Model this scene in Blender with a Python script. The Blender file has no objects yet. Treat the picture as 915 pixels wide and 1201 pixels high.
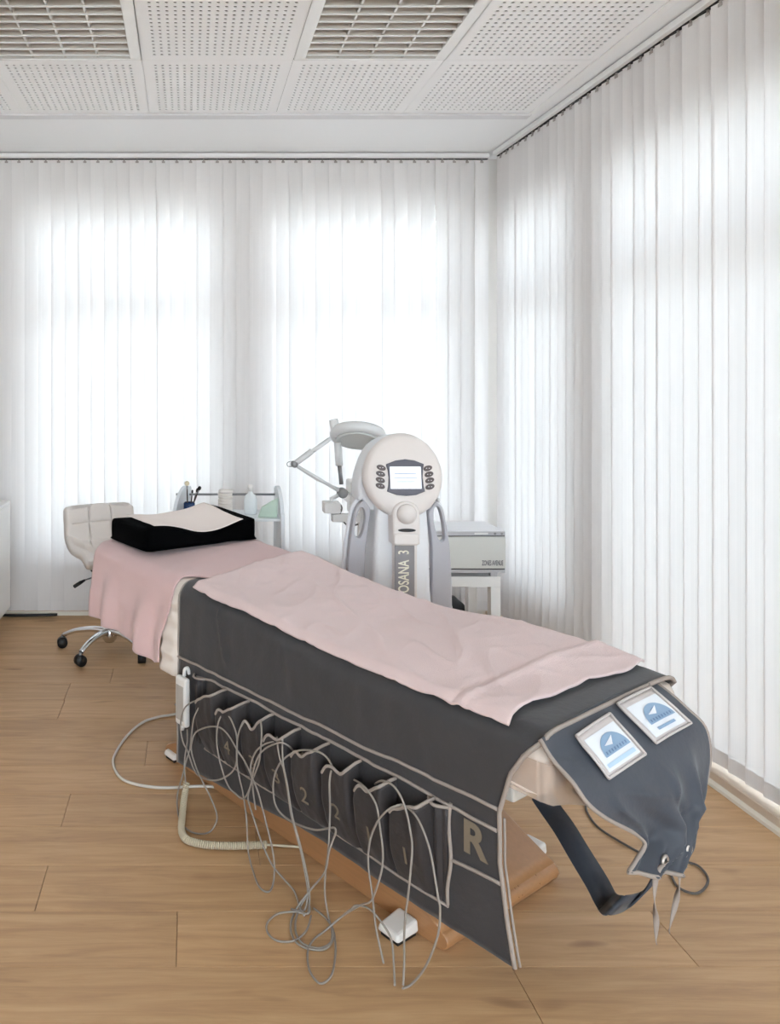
import bpy, bmesh, math, random
from mathutils import Vector, Matrix, noise
random.seed(7)
PI = math.pi
SC = bpy.context.scene
COL = SC.collection

# ------------------------------------------------------------------ camera, sky, light, exposure
cam_data = bpy.data.cameras.new('camera'); cam = bpy.data.objects.new('camera', cam_data); COL.objects.link(cam)
cam.location = (0, 0, 1.33); cam.rotation_euler = (PI/2, 0, 0)
cam_data.sensor_fit = 'VERTICAL'; cam_data.sensor_height = 36; cam_data.sensor_width = 36*915/1201
cam_data.lens = 36*912/1201
cam_data.shift_x = (457.5-221)/1201; cam_data.shift_y = -(600.5-454)/1201
cam_data.clip_start = 0.02
SC.camera = cam
SC.view_settings.view_transform = 'Standard'; SC.view_settings.look = 'None'
SC.view_settings.gamma = 1; SC.view_settings.use_curve_mapping = False
SC.view_settings.exposure = 1.28
world = bpy.data.worlds.new('overcast_sky'); SC.world = world; world.use_nodes = True
wn = world.node_tree.nodes; wn['Background'].inputs[0].default_value = (0.80, 0.89, 1.0, 1); wn['Background'].inputs[1].default_value = 5.6
SC.cycles.max_bounces = 12; SC.cycles.diffuse_bounces = 6; SC.cycles.transparent_max_bounces = 16
SC.cycles.caustics_reflective = False; SC.cycles.caustics_refractive = False
def portal(name, loc, rot, sx, sy):
    l = bpy.data.lights.new(name, 'AREA'); l.shape = 'RECTANGLE'; l.size = sx; l.size_y = sy; l.cycles.is_portal = True
    o = bpy.data.objects.new(name, l); COL.objects.link(o); o.location = loc; o.rotation_euler = rot
# window openings: (u0, u1, z0, z1); back wall along X, right wall along the distance from the back corner
BACK_WIN = [(-0.97, 0.20, 0.36, 2.40), (0.44, 1.56, 0.36, 2.40)]
RIGHT_WIN = [(0.05, 0.87, 0.25, 2.34), (1.08, 2.60, 0.03, 2.34), (2.80, 4.25, 0.03, 2.34)]
YB = 4.56
FRONT_FILL_WIN = [(-1.3, 0.3, 0.25, 2.4), (0.4, 1.9, 0.25, 2.4)]                     # unseen glazing added behind the camera as front fill, without blinds
LEFT_FILL_WIN = [(0.5, 2.6, 0.5, 2.4)]                                                # unseen left-wall window, added behind the camera for more fill
YF = -3.0
RW = Matrix.Translation((1.748, 4.45, 0)) @ Matrix.Rotation(0.0262, 4, 'Z')     # right wall frame: x outward, -y towards the camera
for a, b, c, d in BACK_WIN:
    portal('daylight_back', ((a+b)/2, YB+0.26, (c+d)/2), (-PI/2, 0, 0), b-a, d-c)
for a, b, c, d in RIGHT_WIN:
    portal('daylight_right', RW @ Vector((0.28, -(a+b)/2, (c+d)/2)), (PI/2, 0, PI/2+0.0262), b-a, d-c)

for a, b, c, d in FRONT_FILL_WIN:
    portal('fill_daylight_front', ((a+b)/2, YF-.27, (c+d)/2), (PI/2, 0, 0), b-a, d-c)
for a, b, c, d in LEFT_FILL_WIN:
    portal('fill_daylight_left', (-1.43-.27, -(a+b)/2, (c+d)/2), (PI/2, 0, -PI/2), b-a, d-c)

# ------------------------------------------------------------------ helpers
def lin(c):
    return tuple(((x/255)/12.92 if x/255 <= .04045 else ((x/255+.055)/1.055)**2.4) for x in c)
def new_mat(name):
    m = bpy.data.materials.new(name); m.use_nodes = True
    return m, m.node_tree.nodes, m.node_tree.links, m.node_tree.nodes['Principled BSDF']
def mat(name, rgb, rough=.5, metal=0, var=0, vscale=8, bump=0, bscale=200, spec=None, sheen=0, stretch=None, coat=0):
    m, n, l, p = new_mat(name)
    c = lin(rgb); p.inputs['Base Color'].default_value = (*c, 1)
    p.inputs['Roughness'].default_value = rough; p.inputs['Metallic'].default_value = metal
    if spec is not None: p.inputs['Specular IOR Level'].default_value = spec
    if sheen: p.inputs['Sheen Weight'].default_value = sheen; p.inputs['Sheen Roughness'].default_value = .5
    if coat: p.inputs['Coat Weight'].default_value = coat
    if var or bump:
        tc = n.new('ShaderNodeTexCoord'); mp = n.new('ShaderNodeMapping'); l.new(tc.outputs['Object'], mp.inputs[0])
        if stretch: mp.inputs['Scale'].default_value = stretch
    if var:
        nz = n.new('ShaderNodeTexNoise'); nz.inputs['Scale'].default_value = vscale; nz.inputs['Detail'].default_value = 5
        l.new(mp.outputs[0], nz.inputs[0])
        r = n.new('ShaderNodeMix'); r.data_type = 'RGBA'
        r.inputs[6].default_value = (*[x*(1-var) for x in c], 1); r.inputs[7].default_value = (*[min(1, x*(1+var)) for x in c], 1)
        l.new(nz.outputs[0], r.inputs[0]); l.new(r.outputs[2], p.inputs['Base Color'])
    if bump:
        nb = n.new('ShaderNodeTexNoise'); nb.inputs['Scale'].default_value = bscale; nb.inputs['Detail'].default_value = 3
        l.new(mp.outputs[0], nb.inputs[0])
        b = n.new('ShaderNodeBump'); b.inputs['Strength'].default_value = bump; b.inputs['Distance'].default_value = .004
        l.new(nb.outputs[0], b.inputs['Height']); l.new(b.outputs[0], p.inputs['Normal'])
    return m

class MB:
    """collects geometry for ONE mesh object"""
    def __init__(s): s.v = []; s.f = []; s.sm = []
    def add(s, vs, fs, smooth=False):
        o = len(s.v); s.v += [tuple(x) for x in vs]; s.f += [tuple(i+o for i in f) for f in fs]; s.sm += [smooth]*len(fs); return s
    def box(s, x0, x1, y0, y1, z0, z1, m=None):
        vs = [Vector(p) for p in ((x0,y0,z0),(x1,y0,z0),(x1,y1,z0),(x0,y1,z0),(x0,y0,z1),(x1,y0,z1),(x1,y1,z1),(x0,y1,z1))]
        if m: vs = [m @ v for v in vs]
        return s.add(vs, [(0,3,2,1),(4,5,6,7),(0,1,5,4),(1,2,6,5),(2,3,7,6),(3,0,4,7)])
    def tube(s, path, r, seg=8, cap=True, closed=False, flat=1.0):
        P = [Vector(p) for p in path]; n = len(P); R = r if isinstance(r, (list, tuple)) else [r]*n
        vs = []; up = None
        for i in range(n):
            if closed: t = P[(i+1) % n]-P[i-1]
            else: t = P[min(i+1, n-1)]-P[max(i-1, 0)]
            t = t.normalized() if t.length > 1e-9 else Vector((0,0,1))
            if up is None:
                up = Vector((0,0,1)) if abs(t.z) < .9 else Vector((1,0,0))
            up = (up-t*up.dot(t)); up = up.normalized() if up.length > 1e-6 else t.orthogonal().normalized()
            sd = t.cross(up)
            for k in range(seg):
                a = 2*PI*k/seg; vs.append(P[i]+sd*math.cos(a)*R[i]+up*math.sin(a)*R[i]*flat)
        fs = []
        for i in range(n if closed else n-1):
            j = (i+1) % n
            for k in range(seg):
                fs.append((i*seg+k, i*seg+(k+1) % seg, j*seg+(k+1) % seg, j*seg+k))
        s.add(vs, fs, True)
        if cap and not closed:
            o = len(s.v)-len(vs)
            s.f.append(tuple(o+k for k in reversed(range(seg)))); s.f.append(tuple(o+(n-1)*seg+k for k in range(seg))); s.sm += [False]*2
        return s
    def lathe(s, prof, c=(0,0,0), seg=24, m=None, smooth=True, sx=1, sy=1):
        vs = []; n = len(prof)
        for k in range(seg):
            a = 2*PI*k/seg
            for r, z in prof:
                v = Vector((r*math.cos(a)*sx, r*math.sin(a)*sy, z))
                if m: v = m @ v
                vs.append(v+Vector(c))
        fs = []
        for k in range(seg):
            j = (k+1) % seg
            for i in range(n-1): fs.append((k*n+i, j*n+i, j*n+i+1, k*n+i+1))
        s.add(vs, fs, smooth)
        o = len(s.v)-len(vs)
        for e, rev in ((0, True), (n-1, False)):
            if prof[e][0] > 1e-5:
                ring = [o+k*n+e for k in range(seg)]
                s.f.append(tuple(reversed(ring)) if rev else tuple(ring)); s.sm.append(False)
        return s
    def grid(s, fn, nu, nv, smooth=True):
        vs = [fn(i/nu, j/nv) for i in range(nu+1) for j in range(nv+1)]
        w = nv+1
        return s.add(vs, [(i*w+j, (i+1)*w+j, (i+1)*w+j+1, i*w+j+1) for i in range(nu) for j in range(nv)], smooth)
    def prism(s, outline, d0, d1, axes):
        """outline: 2-D points; axes(p, q, d) -> 3-D point"""
        n = len(outline)
        vs = [axes(p, q, d0) for p, q in outline]+[axes(p, q, d1) for p, q in outline]
        fs = [tuple(range(n)), tuple(range(2*n-1, n-1, -1))]+[(i, n+i, n+(i+1) % n, (i+1) % n) for i in range(n)]
        return s.add(vs, fs)
    def mesh(s, name, m):
        me = bpy.data.meshes.new(name); me.from_pydata(s.v, [], s.f); me.validate()
        bm = bmesh.new(); bm.from_mesh(me); bmesh.ops.remove_doubles(bm, verts=bm.verts, dist=1e-6)
        bmesh.ops.recalc_face_normals(bm, faces=bm.faces)
        bm.to_mesh(me); bm.free()
        if len(me.polygons) == len(s.sm): me.polygons.foreach_set('use_smooth', s.sm)
        else: me.polygons.foreach_set('use_smooth', [any(s.sm)]*len(me.polygons))
        if m: me.materials.append(m)
        return me
    def build(s, name, m, parent=None, bevel=0, solid=0, sub=0, seg=2, off=0, loc=None, rot=None):
        o = bpy.data.objects.new(name, s.mesh(name, m)); COL.objects.link(o)
        if parent: o.parent = parent
        if loc: o.location = loc
        if rot: o.rotation_euler = rot
        mods(o, bevel, solid, sub, seg, off); return o
def mods(o, bevel=0, solid=0, sub=0, seg=2, off=0):
    if solid:
        d = o.modifiers.new('solid', 'SOLIDIFY'); d.thickness = solid; d.offset = off
    if bevel:
        b = o.modifiers.new('bevel', 'BEVEL'); b.width = bevel; b.segments = seg; b.limit_method = 'ANGLE'; b.angle_limit = .6
    if sub:
        u = o.modifiers.new('sub', 'SUBSURF'); u.levels = sub; u.render_levels = sub
def tag(o, label=None, cat=None, group=None, kind=None):
    for k, v in (('label', label), ('category', cat), ('group', group), ('kind', kind)):
        if v: o[k] = v
    return o
def empty(name, loc=(0,0,0), rz=0):
    o = bpy.data.objects.new(name, None); COL.objects.link(o); o.location = loc; o.rotation_euler = (0,0,rz); o.empty_display_size = .1; return o
def share(src, name, parent, loc=None, rot=None):
    c = src.copy(); c.name = name; COL.objects.link(c); c.parent = parent
    if loc is not None: c.location = loc
    if rot is not None: c.rotation_euler = rot
    return c
def smooth_path(pts, n=6, closed=False):
    P = [Vector(p) for p in pts]; out = []; m = len(P)
    rng = range(m if closed else m-1)
    for i in rng:
        if closed: p0, p1, p2, p3 = P[i-1], P[i], P[(i+1) % m], P[(i+2) % m]
        else: p0, p1, p2, p3 = P[max(i-1, 0)], P[i], P[i+1], P[min(i+2, m-1)]
        for k in range(n):
            t = k/n
            out.append(.5*((2*p1)+(p2-p0)*t+(2*p0-5*p1+4*p2-p3)*t*t+(3*p1-p0-3*p2+p3)*t**3))
    if not closed: out.append(P[-1])
    return out
def interp(tab, x):
    if x <= tab[0][0]: return tab[0][1]
    for (a, b), (c, d) in zip(tab, tab[1:]):
        if x <= c: return b+(d-b)*(x-a)/(c-a)
    return tab[-1][1]
def sstep(x): x = max(0, min(1, x)); return x*x*(3-2*x)
def curve_mesh(name, splines, depth, bev, m, parent, loc=(0,0,0), rot=(0,0,0), res=2):
    """filled 2-D outline (first spline) with holes (the others), extruded; local x,y plane, depth along z"""
    cu = bpy.data.curves.new(name, 'CURVE'); cu.dimensions = '2D'; cu.fill_mode = 'BOTH'
    for pts in splines:
        sp = cu.splines.new('POLY'); sp.points.add(len(pts)-1); sp.use_cyclic_u = True
        for q, (x, y) in zip(sp.points, pts): q.co = (x, y, 0, 1)
    cu.extrude = depth/2; cu.bevel_depth = bev; cu.bevel_resolution = res; cu.offset = -bev
    return bake(cu, name, m, parent, loc, rot, smooth=bev > 0)
def bake(cu, name, m, parent, loc, rot, smooth=False):
    t = bpy.data.objects.new('temp', cu); COL.objects.link(t)
    dg = bpy.context.evaluated_depsgraph_get(); me = bpy.data.meshes.new_from_object(t.evaluated_get(dg))
    bpy.data.objects.remove(t); bpy.data.curves.remove(cu)
    me.name = name; me.materials.clear(); me.materials.append(m)
    if smooth:
        me.polygons.foreach_set('use_smooth', [True]*len(me.polygons))
        try: me.set_sharp_from_angle(angle=.7)
        except Exception: pass
    o = bpy.data.objects.new(name, me); COL.objects.link(o); o.parent = parent; o.location = loc; o.rotation_euler = rot
    return o
def text(name, body, size, m, parent, loc, rot=None, basis=None, depth=.001, sx=1, bold=0, align='CENTER'):
    cu = bpy.data.curves.new(name, 'FONT'); cu.body = body; cu.size = size; cu.extrude = depth; cu.align_x = align; cu.align_y = 'CENTER'; cu.offset = bold
    o = bake(cu, name, m, parent, loc, rot or (0,0,0))
    if basis: o.matrix_local = Matrix.Translation(loc) @ basis.to_4x4()
    if sx != 1: o.scale = (sx, 1, 1)
    return o
def rrect(x0, x1, y0, y1, r, n=5):
    out = []
    for cx, cy, a in ((x1-r, y1-r, 0), (x0+r, y1-r, 90), (x0+r, y0+r, 180), (x1-r, y0+r, 270)):
        for k in range(n+1):
            t = math.radians(a+90*k/n); out.append((cx+r*math.cos(t), cy+r*math.sin(t)))
    return out
def ellipse(cx, cy, rx, ry, n=28, rot=0):
    out = []
    for k in range(n):
        t = 2*PI*k/n; x, y = rx*math.cos(t), ry*math.sin(t)
        out.append((cx+x*math.cos(rot)-y*math.sin(rot), cy+x*math.sin(rot)+y*math.cos(rot)))
    return out

# ------------------------------------------------------------------ materials
M_wall = mat('wall_paint', (236, 232, 228), .75, var=.02, vscale=3)
M_ceil = mat('ceiling_paint', (246, 245, 245), .8)
M_border = mat('plasterboard', (245, 245, 246), .8, var=.012, vscale=2)
M_trim = mat('ceiling_edge_profile', (222, 221, 223), .6)
M_felt = mat('acoustic_felt', (58, 54, 52), .95)
M_rail = mat('rail_white', (238, 237, 236), .4)
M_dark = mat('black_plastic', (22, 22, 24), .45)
M_groove = mat('rail_channel', (40, 38, 38), .7)
M_frame = mat('window_frame_white', (240, 240, 240), .35)
M_base = mat('baseboard_beige', (214, 196, 178), .55, var=.05, vscale=6, stretch=(1, 8, 8))
M_quarter = mat('cream_edging', (236, 228, 214), .5)
M_white = mat('white_lacquer', (240, 239, 237), .25)
M_plastic = mat('white_plastic', (234, 231, 228), .35)
M_chrome = mat('chrome', (225, 226, 228), .12, 1)
M_alu = mat('brushed_aluminium', (200, 194, 188), .32, .85)
M_steel = mat('grey_steel', (150, 150, 152), .35, .8)
M_louvre = mat('louvre_aluminium', (216, 208, 200), .38, .75)
M_tubeglass = mat('fluorescent_tube', (240, 238, 232), .3)
M_ground = mat('pavement_outside', (226, 223, 216), .9, var=.06, vscale=1)  # unseen ground, made pale to bounce daylight up to the ceiling

def floor_mat():
    m, n, l, p = new_mat('oak_plank')
    tc = n.new('ShaderNodeTexCoord'); oi = n.new('ShaderNodeObjectInfo')
    mp = n.new('ShaderNodeMapping'); l.new(tc.outputs['Object'], mp.inputs[0])
    sc = n.new('ShaderNodeVectorMath'); sc.operation = 'SCALE'; sc.inputs[3].default_value = 37; 
    cb = n.new('ShaderNodeCombineXYZ'); l.new(oi.outputs['Random'], cb.inputs[0]); l.new(oi.outputs['Random'], cb.inputs[1])
    l.new(cb.outputs[0], sc.inputs[0])
    ad = n.new('ShaderNodeVectorMath'); l.new(mp.outputs[0], ad.inputs[0]); l.new(sc.outputs[0], ad.inputs[1])
    st = n.new('ShaderNodeMapping'); st.inputs['Scale'].default_value = (1.1, 13, 1); l.new(ad.outputs[0], st.inputs[0])
    n1 = n.new('ShaderNodeTexNoise'); n1.inputs['Scale'].default_value = 2.2; n1.inputs['Detail'].default_value = 7; n1.inputs['Roughness'].default_value = .62; n1.inputs['Distortion'].default_value = .9
    l.new(st.outputs[0], n1.inputs[0])
    st2 = n.new('ShaderNodeMapping'); st2.inputs['Scale'].default_value = (3, 120, 1); l.new(ad.outputs[0], st2.inputs[0])
    n2 = n.new('ShaderNodeTexNoise'); n2.inputs['Scale'].default_value = 2; n2.inputs['Detail'].default_value = 4; l.new(st2.outputs[0], n2.inputs[0])
    cr = n.new('ShaderNodeValToRGB'); l.new(n1.outputs[0], cr.inputs[0])
    e = cr.color_ramp.elements
    e[0].position = .28; e[0].color = (*lin((176, 140, 104)), 1); e[1].position = .74; e[1].color = (*lin((210, 173, 132)), 1)
    e2 = cr.color_ramp.elements.new(.5); e2.color = (*lin((196, 158, 117)), 1)
    # a few dark knots
    st3 = n.new('ShaderNodeMapping'); st3.inputs['Scale'].default_value = (1.6, 6, 1); l.new(ad.outputs[0], st3.inputs[0])
    vo = n.new('ShaderNodeTexNoise'); vo.inputs['Scale'].default_value = 2.1; vo.inputs['Detail'].default_value = 1; l.new(st3.outputs[0], vo.inputs[0])
    kr = n.new('ShaderNodeMapRange'); kr.inputs[1].default_value = .69; kr.inputs[2].default_value = .78; l.new(vo.outputs[0], kr.inputs[0])
    mk = n.new('ShaderNodeMix'); mk.data_type = 'RGBA'; mk.inputs[7].default_value = (*lin((118, 84, 58)), 1)
    ml = n.new('ShaderNodeMath'); ml.operation = 'MULTIPLY'; ml.inputs[1].default_value = .55; l.new(kr.outputs[0], ml.inputs[0])
    l.new(ml.outputs[0], mk.inputs[0]); l.new(cr.outputs[0], mk.inputs[6])
    mf = n.new('ShaderNodeMix'); mf.data_type = 'RGBA'; mf.blend_type = 'MULTIPLY'; mf.inputs[0].default_value = 1
    fr = n.new('ShaderNodeMapRange'); fr.inputs[3].default_value = .92; fr.inputs[4].default_value = 1.07; l.new(n2.outputs[0], fr.inputs[0])
    l.new(mk.outputs[2], mf.inputs[6]); l.new(fr.outputs[0], mf.inputs[7])
    mr = n.new('ShaderNodeMix'); mr.data_type = 'RGBA'; mr.blend_type = 'MULTIPLY'; mr.inputs[0].default_value = 1
    rr = n.new('ShaderNodeMapRange'); rr.inputs[3].default_value = .93; rr.inputs[4].default_value = 1.04; l.new(oi.outputs['Random'], rr.inputs[0])
    l.new(mf.outputs[2], mr.inputs[6]); l.new(rr.outputs[0], mr.inputs[7])
    l.new(mr.outputs[2], p.inputs['Base Color']); p.inputs['Roughness'].default_value = .42
    p.inputs['Specular IOR Level'].default_value = .35
    bp = n.new('ShaderNodeBump'); bp.inputs['Strength'].default_value = .12; bp.inputs['Distance'].default_value = .002
    l.new(n2.outputs[0], bp.inputs['Height']); l.new(bp.outputs[0], p.inputs['Normal'])
    return m
M_floor = floor_mat()

def slat_mat():
    m, n, l, p = new_mat('blind_fabric'); n.remove(p); out = n['Material Output']
    tc = n.new('ShaderNodeTexCoord'); mp = n.new('ShaderNodeMapping'); mp.inputs['Scale'].default_value = (160, 160, .6); l.new(tc.outputs['Object'], mp.inputs[0])
    nz = n.new('ShaderNodeTexNoise'); nz.inputs['Scale'].default_value = 1.5; nz.inputs['Detail'].default_value = 3; l.new(mp.outputs[0], nz.inputs[0])
    mr = n.new('ShaderNodeMapRange'); mr.inputs[3].default_value = .9; mr.inputs[4].default_value = 1.0; l.new(nz.outputs[0], mr.inputs[0])
    oi = n.new('ShaderNodeObjectInfo')
    m2 = n.new('ShaderNodeMapRange'); m2.inputs[3].default_value = .93; m2.inputs[4].default_value = 1.0; l.new(oi.outputs['Random'], m2.inputs[0])
    mu = n.new('ShaderNodeMath'); mu.operation = 'MULTIPLY'; l.new(mr.outputs[0], mu.inputs[0]); l.new(m2.outputs[0], mu.inputs[1])
    def tint(c):
        x = n.new('ShaderNodeMix'); x.data_type = 'RGBA'; x.blend_type = 'MULTIPLY'; x.inputs[0].default_value = 1
        x.inputs[6].default_value = (*c, 1); l.new(mu.outputs[0], x.inputs[7]); return x
    d = n.new('ShaderNodeBsdfDiffuse'); l.new(tint((.89, .86, .855)).outputs[2], d.inputs[0])
    t = n.new('ShaderNodeBsdfTranslucent'); l.new(tint((.92, .90, .895)).outputs[2], t.inputs[0])
    x = n.new('ShaderNodeMixShader'); x.inputs[0].default_value = .148; l.new(d.outputs[0], x.inputs[1]); l.new(t.outputs[0], x.inputs[2])
    tr = n.new('ShaderNodeBsdfTransparent'); y = n.new('ShaderNodeMixShader'); y.inputs[0].default_value = .006
    l.new(x.outputs[0], y.inputs[1]); l.new(tr.outputs[0], y.inputs[2]); l.new(y.outputs[0], out.inputs[0])
    return m
M_slat = slat_mat()
def glass_mat():
    m, n, l, p = new_mat('window_glass'); n.remove(p); out = n['Material Output']
    tr = n.new('ShaderNodeBsdfTransparent'); tr.inputs[0].default_value = (.96, .98, .97, 1)
    g = n.new('ShaderNodeBsdfGlossy'); g.inputs['Roughness'].default_value = 0.02
    f = n.new('ShaderNodeFresnel'); f.inputs[0].default_value = 1.45
    x = n.new('ShaderNodeMixShader'); l.new(f.outputs[0], x.inputs[0]); l.new(tr.outputs[0], x.inputs[1]); l.new(g.outputs[0], x.inputs[2]); l.new(x.outputs[0], out.inputs[0])
    return m
M_glass = glass_mat()

# ------------------------------------------------------------------ floor of oak planks (lying along X)
def struct(o): o['kind'] = 'structure'; return o
XL, XR, CZ = -1.43, 2.02, 2.667
fl = struct(MB().box(XL-.1, XR+.1, YF-.1, 4.8, -.12, -.008).build('floor', mat('screed', (150, 118, 88), .9)))
PL, PW = 1.2, .1895
pm = MB().box(-PL/2+.0006, PL/2-.0006, -PW/2+.0004, PW/2-.0004, -.0079, 0)
plank = pm.build('plank', M_floor, fl, bevel=.0009, seg=1); first = True
k = -26
while True:
    y0 = 1.784+k*PW
    if y0 > 4.62: break
    off = {0: -.028, 1: -.39, 2: .2, 3: -.385}.get(k, random.uniform(-.6, .6))
    x = off-PL*3
    while x < XR:
        if x+PL > XL:
            if first: plank.location = (x+PL/2, y0+PW/2, 0); first = False
            else: share(plank, 'plank', fl, (x+PL/2, y0+PW/2, 0))
        x += PL
    k += 1
ground = struct(MB().box(-40, 40, -40, 60, -.7, -.6).build('ground', M_ground))

# ------------------------------------------------------------------ walls with window openings
def wall_with_holes(name, u0, u1, holes, n0, n1, f, parent=None):
    """f(u, n, z) -> point"""
    b = MB()
    def blk(a, c, z0, z1):
        b.add([f(a,n0,z0), f(c,n0,z0), f(c,n1,z0), f(a,n1,z0), f(a,n0,z1), f(c,n0,z1), f(c,n1,z1), f(a,n1,z1)],
              [(0,3,2,1),(4,5,6,7),(0,1,5,4),(1,2,6,5),(2,3,7,6),(3,0,4,7)])
    cur = u0
    for a, c, z0, z1 in holes:
        blk(cur, a, 0, CZ+.1); blk(a, c, 0, z0); blk(a, c, z1, CZ+.1); cur = c
    blk(cur, u1, 0, CZ+.1)
    return struct(b.build(name, M_wall))
fb = lambda u, n, z: Vector((u, YB+n, z))
fr = lambda u, n, z: RW @ Vector((.11+n, -u, z))
wall_with_holes('wall_back', XL-.1, 2.2, BACK_WIN, 0, .25, fb)
wall_with_holes('wall_right', -.1, 7.6, RIGHT_WIN, 0, .15, fr)
ff = lambda u, n, z: Vector((u, YF-n, z))
fle = lambda u, n, z: Vector((XL-n, -u, z))
wall_with_holes('wall_left', -YB, -YF, LEFT_FILL_WIN, 0, .25, fle)
wall_with_holes('wall_front', XL-.1, 2.3, FRONT_FILL_WIN, 0, .25, ff)
def skirting(name, u0, u1, f):
    b = MB(); b.add([f(u, n, z) for u in (u0, u1) for n, z in ((-.0005, .001), (-.014, .001), (-.014, .062), (-.010, .07), (-.0005, .07))],
                    [(0,1,6,5),(1,2,7,6),(2,3,8,7),(3,4,9,8),(4,0,5,9),(0,4,3,2,1),(5,6,7,8,9)])
    o = struct(b.build(name, M_base))
    q = MB(); q.add([f(u, n, z) for u in (u0, u1) for n, z in ((-.0145, .0005), (-.034, .0005), (-.030, .012), (-.0145, .018))],
                    [(0,1,5,4),(1,2,6,5),(2,3,7,6),(3,0,4,7),(0,3,2,1),(4,5,6,7)])
    q.build('floor_edging', M_quarter, o); return o
skirting('baseboard_back', XL, 1.68, fb)
pb_ = MB()                                                                           # low plinth under the right blind
pb_.add([fr(u, n, z) for u in (-.02, 6.5) for n, z in ((-.0005, .0005), (-.150, .0005), (-.150, .040), (-.146, .044), (-.0005, .044))], [(0,1,6,5),(1,2,7,6),(2,3,8,7),(3,4,9,8),(4,0,5,9),(0,4,3,2,1),(5,6,7,8,9)])
pbo = struct(pb_.build('baseboard_right', M_base))
q = MB(); q.add([fr(u, n, z) for u in (-.02, 6.5) for n, z in ((-.1505, .0005), (-.168, .0005), (-.166, .010), (-.1505, .015))], [(0,1,5,4),(1,2,6,5),(2,3,7,6),(3,0,4,7),(0,3,2,1),(4,5,6,7)])
q.build('floor_edging', M_quarter, pbo)

def window(idx, a, b, z0, z1, f, transom):
    w = struct(empty('window_%d' % idx, f((a+b)/2, .14, z0)))
    inv = Matrix.Translation(w.location).inverted()
    g = lambda u, n, z: inv @ f(u, n, z)
    fm = MB()
    def bar(mb, u0, u1, p, q, n0=.11, n1=.17):
        mb.add([g(u0,n0,p), g(u1,n0,p), g(u1,n1,p), g(u0,n1,p), g(u0,n0,q), g(u1,n0,q), g(u1,n1,q), g(u0,n1,q)],
               [(0,3,2,1),(4,5,6,7),(0,1,5,4),(1,2,6,5),(2,3,7,6),(3,0,4,7)])
    F = .06
    bar(fm, a, b, z0, z0+F); bar(fm, a, b, z1-F, z1); bar(fm, a, a+F, z0+F, z1-F); bar(fm, b-F, b, z0+F, z1-F)
    fm.build('window_frame', M_frame, w)
    tm = MB(); bar(tm, a+F, b-F, transom-.035, transom+.035); tm.build('transom', M_frame, w)
    for p, q in ((z0+F, transom-.035), (transom+.035, z1-F)):
        pm_ = MB(); bar(pm_, a+F, b-F, p, q, .138, .144); pm_.build('pane', M_glass, w)
    sm = MB(); bar(sm, a-.02, b+.02, z0-.03, z0, -.03, .11); sm.build('window_sill', M_frame, w)
for i, (a, b, c, d) in enumerate(BACK_WIN): window(i+1, a, b, c, d, fb, 1.83)
for i, (a, b, c, d) in enumerate(RIGHT_WIN): window(i+3, a, b, c, d, lambda u, n, z: fr(u, n*.6, z), 1.83)
for i, (a, b, c, d) in enumerate(FRONT_FILL_WIN): window(i+6, a, b, c, d, ff, 1.83)  # front and left windows are added out of view to light the room
for i, (a, b, c, d) in enumerate(LEFT_FILL_WIN): window(i+8, a, b, c, d, fle, 1.83)

# ------------------------------------------------------------------ ceiling: perforated tiles in a plasterboard border
P_ = .6185
XS = [-.19+P_*i for i in range(-2, 4)]; YS = [3.80-P_*j for j in range(0, 11)]
cb = MB()
cb.box(XL, XR+.1, YS[0]+.001, YB, CZ, CZ+.02); cb.box(XL, XR+.1, YF, YS[-1], CZ, CZ+.02)
cb.box(XS[-1]+.001, XR+.1, YS[-1], YS[0]+.001, CZ, CZ+.02); cb.box(XL, XS[0]-.001, YS[-1], YS[0]+.001, CZ, CZ+.02)
cb.box(XL-.1, XR+.2, YF-.1, YB+.1, CZ+.14, CZ+.2)
ceil = struct(cb.build('ceiling', M_border))
def tile_mesh():
    b = MB(); N = 18; pit = .0302; r = .0074; h = P_/2-.0009; e = N*pit/2; th = .0035
    for x0, x1, y0, y1 in ((-h, h, -h, -e), (-h, h, e, h), (-h, -e, -e, e), (e, h, -e, e)):
        b.add([(x0,y0,0),(x0,y1,0),(x1,y1,0),(x1,y0,0)], [(0,1,2,3)])
    b.add([(-h,-h,0),(h,-h,0),(h,h,0),(-h,h,0),(-h,-h,th),(h,-h,th),(h,h,th),(-h,h,th)], [(0,1,5,4),(1,2,6,5),(2,3,7,6),(3,0,4,7)])
    hp = pit/2; sq = [(1,0),(1,1),(0,1),(-1,1),(-1,0),(-1,-1),(0,-1),(1,-1)]
    oc = [(math.cos(k*PI/4), math.sin(k*PI/4)) for k in range(8)]
    for i in range(N):
        for j in range(N):
            cx, cy = -e+(i+.5)*pit, -e+(j+.5)*pit
            vs = [(cx+p*hp, cy+q*hp, 0) for p, q in sq]+[(cx+p*r, cy+q*r, 0) for p, q in oc]+[(cx+p*r, cy+q*r, th) for p, q in oc]
            fs = []
            for k in range(8):
                m_ = (k+1) % 8; fs.append((k, 8+k, 8+m_, m_)); fs.append((8+k, 16+k, 16+m_, 8+m_))
            b.add(vs, fs)
    return b.mesh('ceiling_tile', M_ceil)
tm_ = tile_mesh(); bk = MB().box(-P_/2+.002, P_/2-.002, -P_/2+.002, P_/2-.002, .0037, .012).mesh('felt_backing', M_felt)
LAMPS = [(1, 1), (3, 1), (1, 5), (3, 5)]
for i in range(len(XS)-1):
    for j in range(len(YS)-1):
        if (i, j) in LAMPS: continue
        c = ((XS[i]+XS[i+1])/2, (YS[j]+YS[j+1])/2, CZ)
        t = bpy.data.objects.new('ceiling_tile', tm_); COL.objects.link(t); t.parent = ceil; t.location = c
        f_ = bpy.data.objects.new('felt_backing', bk); COL.objects.link(f_); f_.parent = t
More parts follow.
